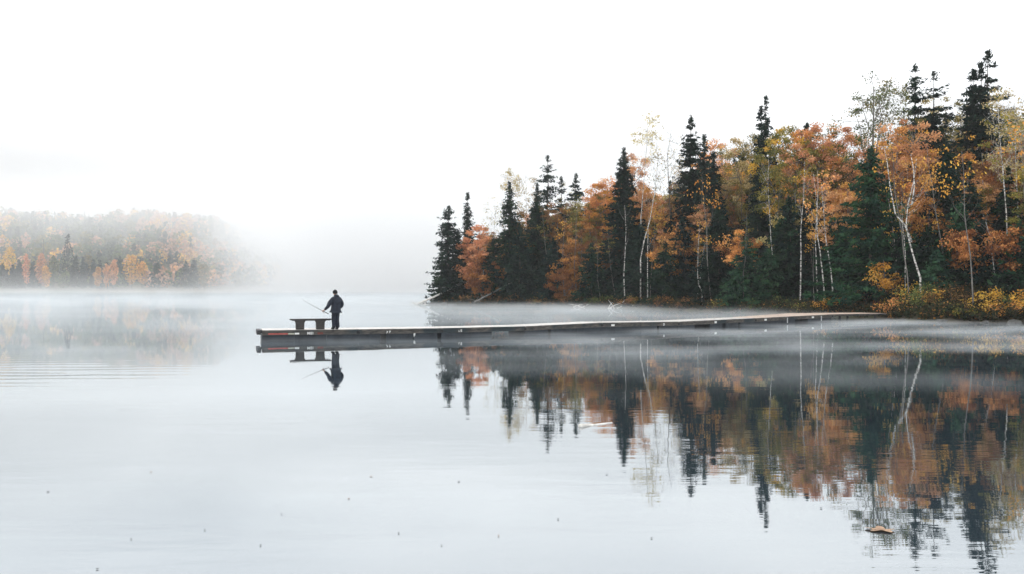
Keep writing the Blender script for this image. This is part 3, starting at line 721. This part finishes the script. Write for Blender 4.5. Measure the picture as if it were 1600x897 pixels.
# ------------------------------------------------------------------ dock
DK=[(409,39.8,.50,1.7,1.7),(560,41.1,.485,1.7,1.7),(690,42.7,.465,1.7,1.7),(820,44.9,.46,1.7,1.7),(940,47.5,.535,1.7,1.7),(1060,51,.455,1.7,1.7),(1180,56,.48,1.8,1.8),(1300,62.5,.52,3.4,3.4),(1385,65.6,.50,2.2,2.2)]
FP=[Vector(((px-800)/F*D,D,z)) for px,D,z,_,_ in DK]
def lr(a,b,t): return a+(b-a)*t
dock=empty('dock',(FP[0].x,FP[0].y,0),'long low floating dock of weathered boards reaching from the wooded shore','dock')
O=Vector((FP[0].x,FP[0].y,0))
def perp(i):
    d=(FP[min(i+1,len(FP)-1)]-FP[max(i-1,0)]); d.z=0; d.normalize(); return Vector((-d.y,d.x,0))
PP=[perp(i) for i in range(len(FP))]
BK=[FP[i]+PP[i]*DK[i][3] for i in range(len(FP))]
rd=random.Random(2)
for i in range(len(FP)-1):
    a,b=FP[i]-O,FP[i+1]-O; c,d=BK[i+1]-O,BK[i]-O; Ln=(b-a).length
    g=.03/Ln
    n=max(4,int(Ln/.145)); mb=MB()
    for k in range(n):
        t0=g+(1-2*g)*(k+.03)/n; t1=g+(1-2*g)*(k+.97)/n; dz=rd.uniform(-.004,.004); ov=rd.uniform(-.012,.012)
        pts=[]
        for t,s in ((t0,0),(t1,0),(t1,1),(t0,1)):
            f=a.lerp(b,t); bk=d.lerp(c,t); w=(bk-f).normalized()
            p=(f-w*(.03+ov)) if s==0 else (bk+w*.03); p.z+=dz; pts.append(p)
        mb.hexa([p-Vector((0,0,.042)) for p in pts],pts)
    mb.build('deck_section',M['deck'] if i<6 else M['decktan'],dock)
    def strip(t0,t1,z0,z1,o0,o1,nm,mt,par=dock,back=False,lab=None):
        mb=MB(); q=[]
        for t in (t0,t1):
            f=a.lerp(b,t) if not back else d.lerp(c,t); w=(d.lerp(c,t)-a.lerp(b,t)).normalized(); w.z=0
            if back: w=-w
            q.append((f,w))
        (f0,w0),(f1,w1)=q
        def P(f,w,o,z): return Vector((f.x+w.x*o,f.y+w.y*o,z if z<-.9 or z0<-.9 else f.z+z))
        lo=[P(f0,w0,o0,z0),P(f1,w1,o0,z0),P(f1,w1,o1,z0),P(f0,w0,o1,z0)]; hi=[P(f0,w0,o0,z1),P(f1,w1,o0,z1),P(f1,w1,o1,z1),P(f0,w0,o1,z1)]
        mb.hexa(lo,hi); o=mb.build(nm,mt,par)
        if lab: o['label']=lab
        return o
    if i<7:
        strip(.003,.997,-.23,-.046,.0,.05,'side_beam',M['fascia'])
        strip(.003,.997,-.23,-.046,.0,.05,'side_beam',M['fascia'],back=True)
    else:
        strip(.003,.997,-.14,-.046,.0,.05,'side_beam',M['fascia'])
    strip(.003,.997,-.075,-.006,-.062,-.046,'added_edge_board',M['fascia'])  # added dark trim, hides brightly lit plank ends that reflect as a pale line
    # cross beams and dark floats under the deck
    if i<7:
        nf=max(2,int(round(Ln/1.6)))
        for k in range(nf):
            t0=(k+.002)/nf; t1=(k+1-.002-(rd.uniform(.04,.22) if rd.random()<.4 else 0))/nf
            if (i,k) in ((2,2),(5,1),(6,3)): continue
            strip(t0,t1,-.62,-.236,.035+.03*(k%2),DK[i][3]-.08,'float',M['float'])
    else:
        for t in (.15,.8):
            for bk in (False,True):
                f=(a if not bk else d).lerp(b if not bk else c,t); mb=MB(); mb.tube([f+Vector((0,.12 if not bk else -.1,-1.6)),f+Vector((0,.12 if not bk else -.1,-.05))],[.09,.09],10); mb.build('post',M['darkwood'],dock)
    # connector plate and hinge at every joint
    if i: 
        mb=MB(); mb.box(a+PP[i]*(-.012)+Vector((0,0,-.14)),(.16,.03,.12)); mb.build('joint_plate',M['darkwood'],dock)
# front end boards: overhanging top board and recessed body
a=FP[0]-O; w=PP[0]; dr=(FP[1]-FP[0]).normalized()
mb=MB(); q=[a-dr*.20,a-dr*.03,a-dr*.03+w*1.7,a-dr*.20+w*1.7]; mb.hexa([p-Vector((0,0,.20)) for p in q],q); mb.build('end_board',M['darkwood'],dock)
# painted stripes and plates along the near side (front face)
def along(px):
    for i in range(len(DK)-1):
        if DK[i][0]<=px<=DK[i+1][0]:
            # solve for the point of the front edge seen at this column
            A,Bp=FP[i],FP[i+1]; k=(px-800)/F; t=(k*A.y-A.x)/((Bp.x-A.x)-k*(Bp.y-A.y)); p=A.lerp(Bp,t); return p-O, (Bp-A).normalized(), PP[i].lerp(PP[i+1],t).normalized()
def plate(px0,px1,z0,z1,mat,nm,th=.012,lab=None,push=0.004):
    p,d,w=along(px0); q,_,w2=along(px1); mb=MB()
    o0=w*(-push); o1=w*(-push-th)
    lo=[p+o1+Vector((0,0,z0)),q+o1+Vector((0,0,z0)),q+o0+Vector((0,0,z0)),p+o0+Vector((0,0,z0))]; hi=[v+Vector((0,0,z1-z0)) for v in lo]
    mb.hexa(lo,hi); o=mb.build(nm,M[mat],dock)
    if lab: o['label']=lab
plate(419,450,-.20,-.145,'red','paint_stripe',lab='faded red painted stripe')
plate(450.4,459.5,-.20,-.145,'cream','paint_stripe',lab='worn cream painted stripe')
plate(419,463,-.085,-.05,'green','paint_stripe',lab='thin faded green stripe')
plate(460.5,467.5,-.205,-.13,'white','paint_stripe',lab='small white painted block')
plate(496,505,-.215,-.12,'rust','rust_stain')
def text(s,px,z,size,mat='white',nm='lettering',tilt=0):
    p,d,w=along(px); cu=bpy.data.curves.new(nm,'FONT'); cu.body=s; cu.size=size; cu.space_character=1.22; cu.extrude=.004; cu.offset=.006
    t=bpy.data.objects.new('tmp',cu); col.objects.link(t); bpy.context.view_layer.update()
    me=bpy.data.meshes.new_from_object(t.evaluated_get(bpy.context.evaluated_depsgraph_get())); bpy.data.objects.remove(t)
    me.materials.clear(); me.materials.append(M[mat])
    o=bpy.data.objects.new(nm,me); col.objects.link(o); o.parent=dock
    o.location=p+w*(-.012)+Vector((0,0,z)); o.rotation_euler=(R(90),R(tilt),math.atan2(d.y,d.x)); return o
text('MEI',480,-.21,.155)
text('7',603,-.20,.15,tilt=18); text('B',608,-.20,.15)
text('E',719.5,-.20,.16); text('L',716.5,-.20,.10)
text('F',646,-.38,.20,tilt=0)
text('D',1036,-.21,.17)
plate(955,960,-.20,-.10,'white','marker_plate',lab='small white square marker plate')
for px in (1118,1196,1270): plate(px-1.6,px+1.6,-.20,-.08,'white','marker_plate')
for px in (1230,1283): plate(px-.5,px+.5,-.42,-.05,'metal','bracket',th=.03)

# ------------------------------------------------------------------ bench
def bench():
    D=40.75; x0=(454-800)/F*D; x1=(517-800)/F*D; zt=.497; y=D
    d=(FP[1]-FP[0]).normalized(); ang=math.atan2(d.y,d.x)
    cx=(x0+x1)/2; e=empty('bench',(cx,y,zt),'dark backless plank bench with two slab legs near the end of the dock','bench',rz=ang)
    L_=x1-x0
    for s in (-1,0,1):
        mb=MB(); mb.box((0,s*.135,.455),(L_+(.02 if s else 0),.125,.05)); mb.build('seat_plank',M['bench'],e)
    mb=MB(); mb.hexa([Vector((-L_*.44,-.19,.395)),Vector((L_*.44,-.19,.395)),Vector((L_*.44,.19,.395)),Vector((-L_*.44,.19,.395))],[Vector((-L_*.49,-.19,.428)),Vector((L_*.49,-.19,.428)),Vector((L_*.49,.19,.428)),Vector((-L_*.49,.19,.428))]); mb.build('apron',M['bench'],e)
    for px in (469,500):
        c=(px-485.5)/F*D; mb=MB()
        mb.hexa([Vector((c-.18,-.17,0)),Vector((c+.18,-.17,0)),Vector((c+.18,.17,0)),Vector((c-.18,.17,0))],[Vector((c-.19,-.17,.30)),Vector((c+.19,-.17,.30)),Vector((c+.19,.17,.30)),Vector((c-.19,.17,.30))])
        mb.hexa([Vector((c-.19,-.17,.30)),Vector((c+.19,-.17,.30)),Vector((c+.19,.17,.30)),Vector((c-.19,.17,.30))],[Vector((c-.24,-.17,.393)),Vector((c+.24,-.17,.393)),Vector((c+.24,.17,.393)),Vector((c-.24,.17,.393))])
        mb.build('leg',M['bench'],e)
bench()

# ------------------------------------------------------------------ person
def skin(name, chains, mat, parent, sub=2, root=0):
    """chains: list of lists of (x,y,z,r[,r2]); points with equal coordinates are welded"""
    vs=[];ix={};es=set();rad=[]
    for ch in chains:
        pv=None
        for p in ch:
            k=(round(p[0],4),round(p[1],4),round(p[2],4))
            if k not in ix: ix[k]=len(vs); vs.append(p[:3]); rad.append((p[3],p[4] if len(p)>4 else p[3]))
            if pv is not None and pv!=ix[k]: es.add((pv,ix[k]))
            pv=ix[k]
    me=bpy.data.meshes.new(name); me.from_pydata(vs,list(es),[]); me.update()
    o=bpy.data.objects.new(name,me); col.objects.link(o)
    m=o.modifiers.new('s','SKIN'); m.use_smooth_shade=True
    for i,rr_ in enumerate(rad): me.skin_vertices[0].data[i].radius=rr_
    me.skin_vertices[0].data[root].use_root=True
    s=o.modifiers.new('u','SUBSURF'); s.levels=sub; s.render_levels=sub
    bpy.context.view_layer.update()
    m2=bpy.data.meshes.new_from_object(o.evaluated_get(bpy.context.evaluated_depsgraph_get())); bpy.data.objects.remove(o)
    m2.materials.clear(); m2.materials.append(M[mat]); m2.shade_smooth()
    return link(name,m2,None,parent)
def person():
    D=40.65; px=524.5; x=(px-800)/F*D; zt=.497
    e=empty('person',(x,D,zt),'person in dark jacket and cap standing on the dock, holding a rod out left','person',rz=R(38))
    # local: faces +y (away from the camera), left side is -x
    hl=(-.47,.20,.87); hr=(.16,.17,.90)      # wrists
    el=(-.38,-.02,1.06); er=(.29,-.05,1.07)
    # body: one skinned figure (head, neck, torso, legs, arms, hands)
    fing=[]
    for (w,sx) in ((hl,-1),(hr,1)):
        pc=(w[0]+.0,w[1]+.075,w[2]-.015)
        fing.append([(w[0],w[1],w[2],.027),(pc[0],pc[1],pc[2],.036,.020)])
        for k in range(4):
            ox=(-.030+.020*k)*-sx; ln=(.9,1.0,.95,.8)[k]; b=(pc[0]+ox,pc[1]+.030,pc[2])
            fing.append([(pc[0],pc[1],pc[2],.036,.020),(b[0],b[1],b[2],.010),(b[0],b[1]+.030*ln,b[2]-.012,.009),(b[0],b[1]+.034*ln,b[2]-.042*ln,.0085),(b[0],b[1]+.012,b[2]-.055*ln,.008)])
        fing.append([(w[0],w[1],w[2],.027),(w[0]-sx*.036,w[1]+.045,w[2]-.012,.011),(w[0]-sx*.040,w[1]+.078,w[2]-.032,.010),(w[0]-sx*.025,w[1]+.100,w[2]-.048,.009)])
    neck=(0,.03,1.50,.062); 
    body=[[(0,0,.92,.15,.11),(0,.0,1.12,.14,.10),(0,-.01,1.34,.17,.11),(0,.01,1.45,.09,.08),neck,(0,.06,1.585,.07)],
          [(0,-.01,1.34,.17,.11),(-.17,0,1.40,.07),(el[0],el[1],el[2],.045),(hl[0],hl[1],hl[2],.027)],
          [(0,-.01,1.34,.17,.11),(.17,0,1.40,.07),(er[0],er[1],er[2],.045),(hr[0],hr[1],hr[2],.027)],
          [(0,0,.92,.15,.11),(-.085,.01,.85,.09),(-.085,.03,.48,.058),(-.09,-.01,.16,.040)],
          [(0,0,.92,.15,.11),(.085,0,.85,.09),(.08,.03,.48,.058),(.085,-.02,.16,.040)]]+fing
    b=skin('body',body,'skin',e)
    # head shape joined into the body mesh: skull, jaw, nose, ears
    bm=bmesh.new(); bm.from_mesh(b.data)
    def ell(c,s,rot=None,seg=20):
        r_=bmesh.ops.create_uvsphere(bm,u_segments=seg,v_segments=seg//2+2,radius=1)
        mt=Matrix.Translation(c)@(rot or Matrix())@Matrix.Diagonal((*s,1)); bmesh.ops.transform(bm,matrix=mt,verts=r_['verts']); return r_['verts']
    hc=Vector((0,.065,1.655)); tl=Matrix.Rotation(R(-14),4,'X')
    vs=ell(hc,(.077,.098,.118),tl)
    for v in vs:
        q=v.co-hc
        if q.z<-.02 and q.y>0: v.co.x*=1-.9*min(.3,(-q.z-.02)*2.5); v.co.y+=.012
    ell(hc+Vector((0,.100,-.015)),(.013,.022,.024),None,10)
    ell(hc+Vector((0,.090,-.052)),(.026,.012,.010),None,10)
    for s in (-1,1): ell(hc+Vector((s*.078,.0,-.01)),(.012,.02,.032),None,10)
    bm.to_mesh(b.data); bm.free(); b.data.shade_smooth()
    bm=bmesh.new()
    for s in (-1,1): ell(hc+Vector((s*.030,.088,.006)),(.012,.008,.009),None,10)
    me=bpy.data.meshes.new('eyes'); bm.to_mesh(me); bm.free(); link('eyes',me,M['eye'],e,True)
    # knitted cap
    bm=bmesh.new(); vs=ell(hc+Vector((0,-.012,.012)),(.092,.112,.125),tl,28)
    bmesh.ops.delete(bm,geom=[v for v in bm.verts if v.co.z<hc.z-.035-(v.co.y-hc.y)*-.15],context='VERTS')
    me=bpy.data.meshes.new('cap'); bm.to_mesh(me); bm.free(); o=link('cap',me,M['cap'],e,True); so=o.modifiers.new('s','SOLIDIFY'); so.thickness=.014; so.offset=1
    # bulky jacket with a hood roll at the neck
    jk=[[(0,.0,.79,.215,.17),(0,-.01,.98,.235,.20),(0,-.04,1.2,.25,.20),(0,-.03,1.36,.22,.17),(0,.01,1.50,.125,.12)],
        [(0,-.03,1.36,.22,.17),(-.18,-.01,1.35,.125),(-.32,-.02,1.20,.115),(el[0]+.01,el[1],el[2],.088),(-.43,.09,.96,.072),(hl[0]+.01,hl[1]-.025,hl[2]+.012,.055)],
        [(0,-.03,1.36,.22,.17),(.18,-.01,1.35,.13),(.27,-.05,1.20,.12),(er[0],er[1],er[2],.10),(.25,.06,.98,.070),(hr[0]+.012,hr[1]-.02,hr[2],.055)]]
    skin('jacket',jk,'jacket',e,2,1)
    bm=bmesh.new(); ell(Vector((0,-.065,1.52)),(.13,.085,.07),Matrix.Rotation(R(20),4,'X'),20); me=bpy.data.meshes.new('hood'); bm.to_mesh(me); bm.free(); link('hood',me,M['jacket'],e,True)
    tz=[[(0,0,.90,.175,.14),(0,0,.82,.165,.13)],
        [(0,0,.82,.165,.13),(-.085,.01,.72,.12),(-.085,.035,.46,.10),(-.085,.0,.22,.098),(-.09,-.01,.07,.105)],
        [(0,0,.82,.165,.13),(.085,0,.72,.12),(.08,.03,.46,.10),(.085,-.01,.22,.098),(.09,-.02,.07,.105)]]
    skin('trousers',tz,'trousers',e,2,1)
    for sx,yo in ((-.095,.0),(.092,-.01)):
        bt=skin('boot',[[(sx,yo-.05,.065,.075,.08),(sx,yo+.04,.06,.07,.07),(sx*1.06,yo+.15,.05,.065,.05),(sx*1.08,yo+.21,.042,.05,.04)],[(sx,yo-.05,.065,.075,.08),(sx,yo-.02,.18,.075)]],'boot',e,2,0)
        for v in bt.data.vertices: v.co.z=max(v.co.z,.002)
    return e,hl,hr
pe,hl,hr=person()
def rod():
    bpy.context.view_layer.update(); W=pe.matrix_world
    g=W@Vector((hl[0],hl[1]+.095,hl[2]-.035)); tip=at(472,468,41.6); d=(tip-g).normalized()
    butt=at(517,493,40.45); butt=g-d*.34
    e=empty('fishing_rod',g,'thin fishing rod held out to the left over the bench by the person','fishing rod')
    mb=MB(); pts=[(g-d*.10)-g]+[d*(t*(tip-g).length)+Vector((0,0,-.05*t*(1-t))) for t in np.linspace(.05,1,9)]; mb.tube(pts,[.013]+[.012*(1-.6*t) for t in np.linspace(.05,1,9)],6); mb.build('rod_blank',M['rod'],e,True)
    mb=MB(); mb.tube([d*-.42,d*-.1,d*.12],[.016,.015,.013],8); mb.build('grip',M['boot'],e,True)
    mb=MB(); c=d*-.02+Vector((0,0,-.055)); mb.tube([c+Vector((0,-.03,0)),c+Vector((0,.03,0))],[.03,.03],12); mb.tube([c+Vector((0,.03,0)),c+Vector((.05,.05,-.01)),c+Vector((.05,.08,-.01))],[.006,.006,.010],6); mb.build('reel',M['metal'],e,True)
rod()

# ------------------------------------------------------------------ floating bits on the water
def float_leaf(px,py,s,lab,mat='leafbrown',gp=None,asp=1.0,nm='floating_leaf',cat='leaf',rot=0):
    D=CAM_Z*F/(py-HOR); x=(px-800)/F*D; r=random.Random(int(px*py)); bm=bmesh.new(); n=30
    top=[];bot=[]
    for i in range(n):
        a=6.283*i/n; k=1+.33*math.sin(5*a+px)+r.uniform(-.10,.10); q=Vector((math.cos(a)*s*k*asp,math.sin(a)*s*k*.75,.006+.012*s/.1*math.cos(2*a)**2))
        top.append(bm.verts.new(q)); bot.append(bm.verts.new(q-Vector((0,0,.003))))
    c=bm.verts.new((0,0,.004)); c2=bm.verts.new((0,0,.001))
    for i in range(n):
        j=(i+1)%n; bm.faces.new((c,top[i],top[j])); bm.faces.new((c2,bot[j],bot[i])); bm.faces.new((top[i],bot[i],bot[j],top[j]))
    me=bpy.data.meshes.new(nm); bm.to_mesh(me); bm.free(); o=link(nm,me,M[mat]); o.location=(x,D,.004); o.rotation_euler=(0,0,rot); tag(o,lab,cat,gp)
float_leaf(1376,829,.10,'large curled tan leaf floating near the reflected spruce tops',asp=1.15,rot=-.25)
log('floating_branch',[(906,666),(930,665),(956,661)],15.5,15.95,.045,'pale stripped branch floating before the reflected treetops',0,cat='branch')
specks=[(236,738,'left part of the open water'),(75,769,None),(205,843,None),(320,829,None),(545,780,None),(623,834,None),(690,853,None),(717,753,None),(779,838,None),(948,742,None),(1018,842,None),(1283,795,None),(1246,740,None),(152,890,None),(407,853,None),(440,804,None),(580,745,None),(872,812,None)]
for i,(px,py,_) in enumerate(specks):
    D=CAM_Z*F/(py-HOR)
    float_leaf(px,py,.7/F*D*1.7,'tiny dark leaf speck floating alone on the pale open water','darkwood' if i%4 else 'leafbrown',gp='leaf specks on the open water',asp=1.1+.5*(i%3),rot=i)

# ------------------------------------------------------------------ air: haze, mist over the water, fog bank
def vol_box(name, x0,x1,y0,y1,z0,z1, mat, label, cat):
    mb=MB(); mb.box(((x0+x1)/2,(y0+y1)/2,(z0+z1)/2),(x1-x0,y1-y0,z1-z0)); o=mb.build(name,mat); tag(o,label,cat,kind='stuff'); return o
def vol_mat(name, dens, colr=(.985,.992,.995), nodes=None, step=1.0, g=.0):
    m,nt,out=new_mat(name); v=N(nt,'ShaderNodeVolumePrincipled',Density=dens,Anisotropy=g); v.inputs['Color'].default_value=c4(colr)
    if nodes: L(nt,nodes(nt),v.inputs['Density'])
    L(nt,v.outputs[0],out.inputs['Volume'])
    try: m.cycles.volume_step_rate=step
    except Exception as ex: pass
    try: m.cycles.homogeneous_volume = nodes is None
    except Exception: pass
    return m
HAZE=.0002
vol_box('haze',-2300,2300,-400,2700,-4,75,vol_mat('haze',HAZE),'pale autumn morning haze filling the air over the lake','haze')
def mth(nt,op,a,b=None):
    n=N(nt,'ShaderNodeMath',_operation=op)
    for i,v in enumerate((a,b)):
        if v is None: continue
        if hasattr(v,'is_linked'): L(nt,v,n.inputs[i])
        else: n.inputs[i].default_value=v
    return n.outputs[0]
def mrg(nt,v,a,b,c,d):
    n=N(nt,'ShaderNodeMapRange'); n.interpolation_type='SMOOTHSTEP'
    for i,q in zip((1,2,3,4),(a,b,c,d)): n.inputs[i].default_value=q
    L(nt,v,n.inputs[0]); return n.outputs[0]
def posn(nt):
    ge=N(nt,'ShaderNodeNewGeometry'); sp=N(nt,'ShaderNodeSeparateXYZ'); L(nt,ge.outputs['Position'],sp.inputs[0]); return ge.outputs['Position'],sp.outputs
def nz(nt,P,st,sc_,det=3):
    mp=N(nt,'ShaderNodeMapping'); mp.inputs['Scale'].default_value=st; L(nt,P,mp.inputs['Vector'])
    n=N(nt,'ShaderNodeTexNoise',Scale=sc_,Detail=det); L(nt,mp.outputs[0],n.inputs['Vector']); return n.outputs['Fac']
def dockside(nt,sp): return mth(nt,'SUBTRACT',sp[1],mth(nt,'ADD',mth(nt,'MULTIPLY',sp[0],.66),47.4))
def mist_nodes(nt):
    P,sp=posn(nt); beh=dockside(nt,sp)
    tp=mth(nt,'ADD',mrg(nt,beh,-1,9,.35,1.05),mrg(nt,sp[1],150,420,0,5))
    h=mrg(nt,mth(nt,'DIVIDE',sp[2],tp),.0,1.0,1,0); h=mth(nt,'MULTIPLY',h,h)
    n=mrg(nt,nz(nt,P,(.5,1,.6),.16),.38,.66,.12,1.2)
    e=mth(nt,'MULTIPLY',mrg(nt,sp[1],110,260,1,.13),mrg(nt,sp[1],400,455,1,0))
    e=mth(nt,'MULTIPLY',e,mth(nt,'MULTIPLY',mrg(nt,sp[0],-480,-400,0,1),mrg(nt,sp[0],60,90,1,0)))
    e=mth(nt,'MULTIPLY',e,mrg(nt,beh,-.5,4,0,1))
    return mth(nt,'MULTIPLY',mth(nt,'MULTIPLY',mth(nt,'MULTIPLY',h,n),e),MIST)
def near_mist_nodes(nt):
    P,sp=posn(nt); beh=dockside(nt,sp)
    h=mrg(nt,sp[2],.0,.27,1,0)
    n=mth(nt,'MULTIPLY',mrg(nt,nz(nt,P,(.45,1.1,.8),.22,4),.42,.61,.02,1.1),mrg(nt,nz(nt,P,(.5,2,1),.8,3),.3,.7,.5,1.3))
    # starts further out towards the left, thicker towards the wooded shore
    fr=mth(nt,'SUBTRACT',sp[1],mrg(nt,sp[0],-10,3,10,0))
    e=mth(nt,'MULTIPLY',mrg(nt,fr,15,34,0,1),mrg(nt,beh,-.5,3,1,0))
    loc=mth(nt,'ADD',mrg(nt,sp[0],-7,8,.7,1.6),mrg(nt,sp[0],-20,-9,2.2,0))
    return mth(nt,'MULTIPLY',mth(nt,'MULTIPLY',mth(nt,'MULTIPLY',h,n),mth(nt,'MULTIPLY',e,loc)),NEAR)
MIST,NEAR=.055,.09
vol_box('mist',-490,95,32,460,.01,8.2,vol_mat('mist',.1,colr=(.80,.83,.845),nodes=mist_nodes,step=.2),'low white mist lying on the water between the dock and the far shores','mist')
vol_box('mist',-45,48,13,80,.012,.38,vol_mat('near_mist',.1,colr=(.80,.83,.845),nodes=near_mist_nodes,step=.35),'thin wisps of mist curling over the reflections in front of the dock','mist')
def fog_nodes(nt):
    P,s=posn(nt)
    n=mrg(nt,nz(nt,P,(.5,.6,1.2),.016,4),.38,.62,.1,1)
    # thick towards the open middle of the lake, thin over the hillside, thick again low on the far water
    xx=mth(nt,'ADD',s[0],mth(nt,'MULTIPLY',mth(nt,'SUBTRACT',nz(nt,P,(1,1,1),.012,2),.5),50))
    xx=mth(nt,'ADD',xx,mth(nt,'MULTIPLY',mth(nt,'SUBTRACT',s[1],480.),.36))
    side=mth(nt,'MULTIPLY',mrg(nt,xx,-182,-116,0,1),mrg(nt,s[0],60,170,1,0))
    lowb=mth(nt,'MULTIPLY',mrg(nt,s[2],2,11,1,0),mrg(nt,s[1],430,466,1,.15))
    side=mth(nt,'MULTIPLY',side,mrg(nt,s[2],20,68,1,0))
    d=mth(nt,'ADD',mth(nt,'MULTIPLY',side,FOG[0]),mth(nt,'MULTIPLY',lowb,FOG[1]))
    veil=mth(nt,'ADD',.35,mth(nt,'MULTIPLY',mrg(nt,s[2],10,52,0,1.0),mrg(nt,s[0],-330,-190,1.3,.7)))
    veil=mth(nt,'MULTIPLY',veil,mrg(nt,s[1],440,500,.35,1))
    d=mth(nt,'ADD',d,mth(nt,'MULTIPLY',veil,FOG[2]))
    d=mth(nt,'MULTIPLY',d,mth(nt,'ADD',mth(nt,'MULTIPLY',n,.7),.3))
    return mth(nt,'MULTIPLY',d,mrg(nt,s[1],250,380,0,1))
FOG=(.018,.0018,.0062)
vol_box('fog_bank',-560,180,250,760,.02,70,vol_mat('fog_bank',.01,nodes=fog_nodes,step=.9),'thick white fog bank hiding the far end of the lake','fog')

# ------------------------------------------------------------------ world, sun, camera
w=bpy.data.worlds.new('World'); sc.world=w; w.use_nodes=True; nt=w.node_tree; nt.nodes.clear()
out=nt.nodes.new('ShaderNodeOutputWorld'); bg=nt.nodes.new('ShaderNodeBackground')
SUN_EL,SUN_AZ=R(38),R(-60)
sky=nt.nodes.new('ShaderNodeTexSky'); sky.sky_type='NISHITA'; sky.sun_disc=False; sky.sun_elevation=SUN_EL; sky.sun_rotation=SUN_AZ; sky.air_density=1; sky.dust_density=4
tc=N(nt,'ShaderNodeTexCoord'); mp=N(nt,'ShaderNodeMapping'); mp.inputs['Scale'].default_value=(1,1,3.2); L(nt,tc.outputs['Generated'],mp.inputs['Vector'])
no=N(nt,'ShaderNodeTexNoise',Scale=2.2,Detail=4,Roughness=.45); L(nt,mp.outputs[0],no.inputs['Vector'])
cr=N(nt,'ShaderNodeValToRGB'); cr.color_ramp.elements[0].position=.3; cr.color_ramp.elements[1].position=.7
SKY=17
cr.color_ramp.elements[0].color=(.88,.905,.93,1); cr.color_ramp.elements[1].color=(1,1,1,1); L(nt,no.outputs['Fac'],cr.inputs[0])
sca=N(nt,'ShaderNodeVectorMath',_operation='SCALE'); sca.inputs['Scale'].default_value=SKY; L(nt,cr.outputs[0],sca.inputs[0])
sz=N(nt,'ShaderNodeSeparateXYZ'); L(nt,tc.outputs['Generated'],sz.inputs[0])
nadd=mth(nt,'ADD',sz.outputs[2],mth(nt,'MULTIPLY',mth(nt,'SUBTRACT',no.outputs['Fac'],.5),.12))
L(nt,mth(nt,'MULTIPLY',mrg(nt,nadd,.08,.32,.37,1.0),SKY),sca.inputs['Scale'])
mx=N(nt,'ShaderNodeMix',_data_type='RGBA'); mx.inputs[0].default_value=.93; mx.clamp_factor=True
L(nt,sky.outputs[0],mx.inputs[6]); L(nt,sca.outputs[0],mx.inputs[7]); L(nt,mx.outputs[2],bg.inputs[0]); bg.inputs[1].default_value=.13
L(nt,bg.outputs[0],out.inputs[0])
sl=bpy.data.lights.new('sun','SUN'); sl.energy=.9; sl.angle=R(25); sl.color=(1,.97,.92); so=bpy.data.objects.new('sun',sl); col.objects.link(so)
# sun_rotation is measured from +Y clockwise seen from above
dv=Vector((math.sin(SUN_AZ)*math.cos(SUN_EL),math.cos(SUN_AZ)*math.cos(SUN_EL),math.sin(SUN_EL)))
dv=Vector((dv.x,-dv.y,dv.z)) if False else dv
so.rotation_euler=dv.to_track_quat('Z','Y').to_euler()

cam=bpy.data.cameras.new('camera'); co=bpy.data.objects.new('camera',cam); col.objects.link(co); sc.camera=co
cam.sensor_width=36; cam.lens=F/1600*36; co.location=(0,0,CAM_Z); co.rotation_euler=(R(90),0,0); cam.clip_start=.1; cam.clip_end=6000

sc.render.engine='CYCLES'
cy=sc.cycles; cy.use_denoising=True; cy.max_bounces=8; cy.diffuse_bounces=3; cy.glossy_bounces=3; cy.transmission_bounces=2; cy.volume_bounces=1
cy.volume_max_steps=96; cy.caustics_reflective=True; cy.caustics_refractive=False; cy.sample_clamp_indirect=8; cy.use_adaptive_sampling=True; cy.adaptive_threshold=.02; cy.adaptive_min_samples=10
try: cy.volume_step_rate=1.0
except Exception: pass
vs=sc.view_settings; vs.view_transform='Standard'; vs.look='None'; vs.exposure=0; vs.gamma=1; vs.use_curve_mapping=False
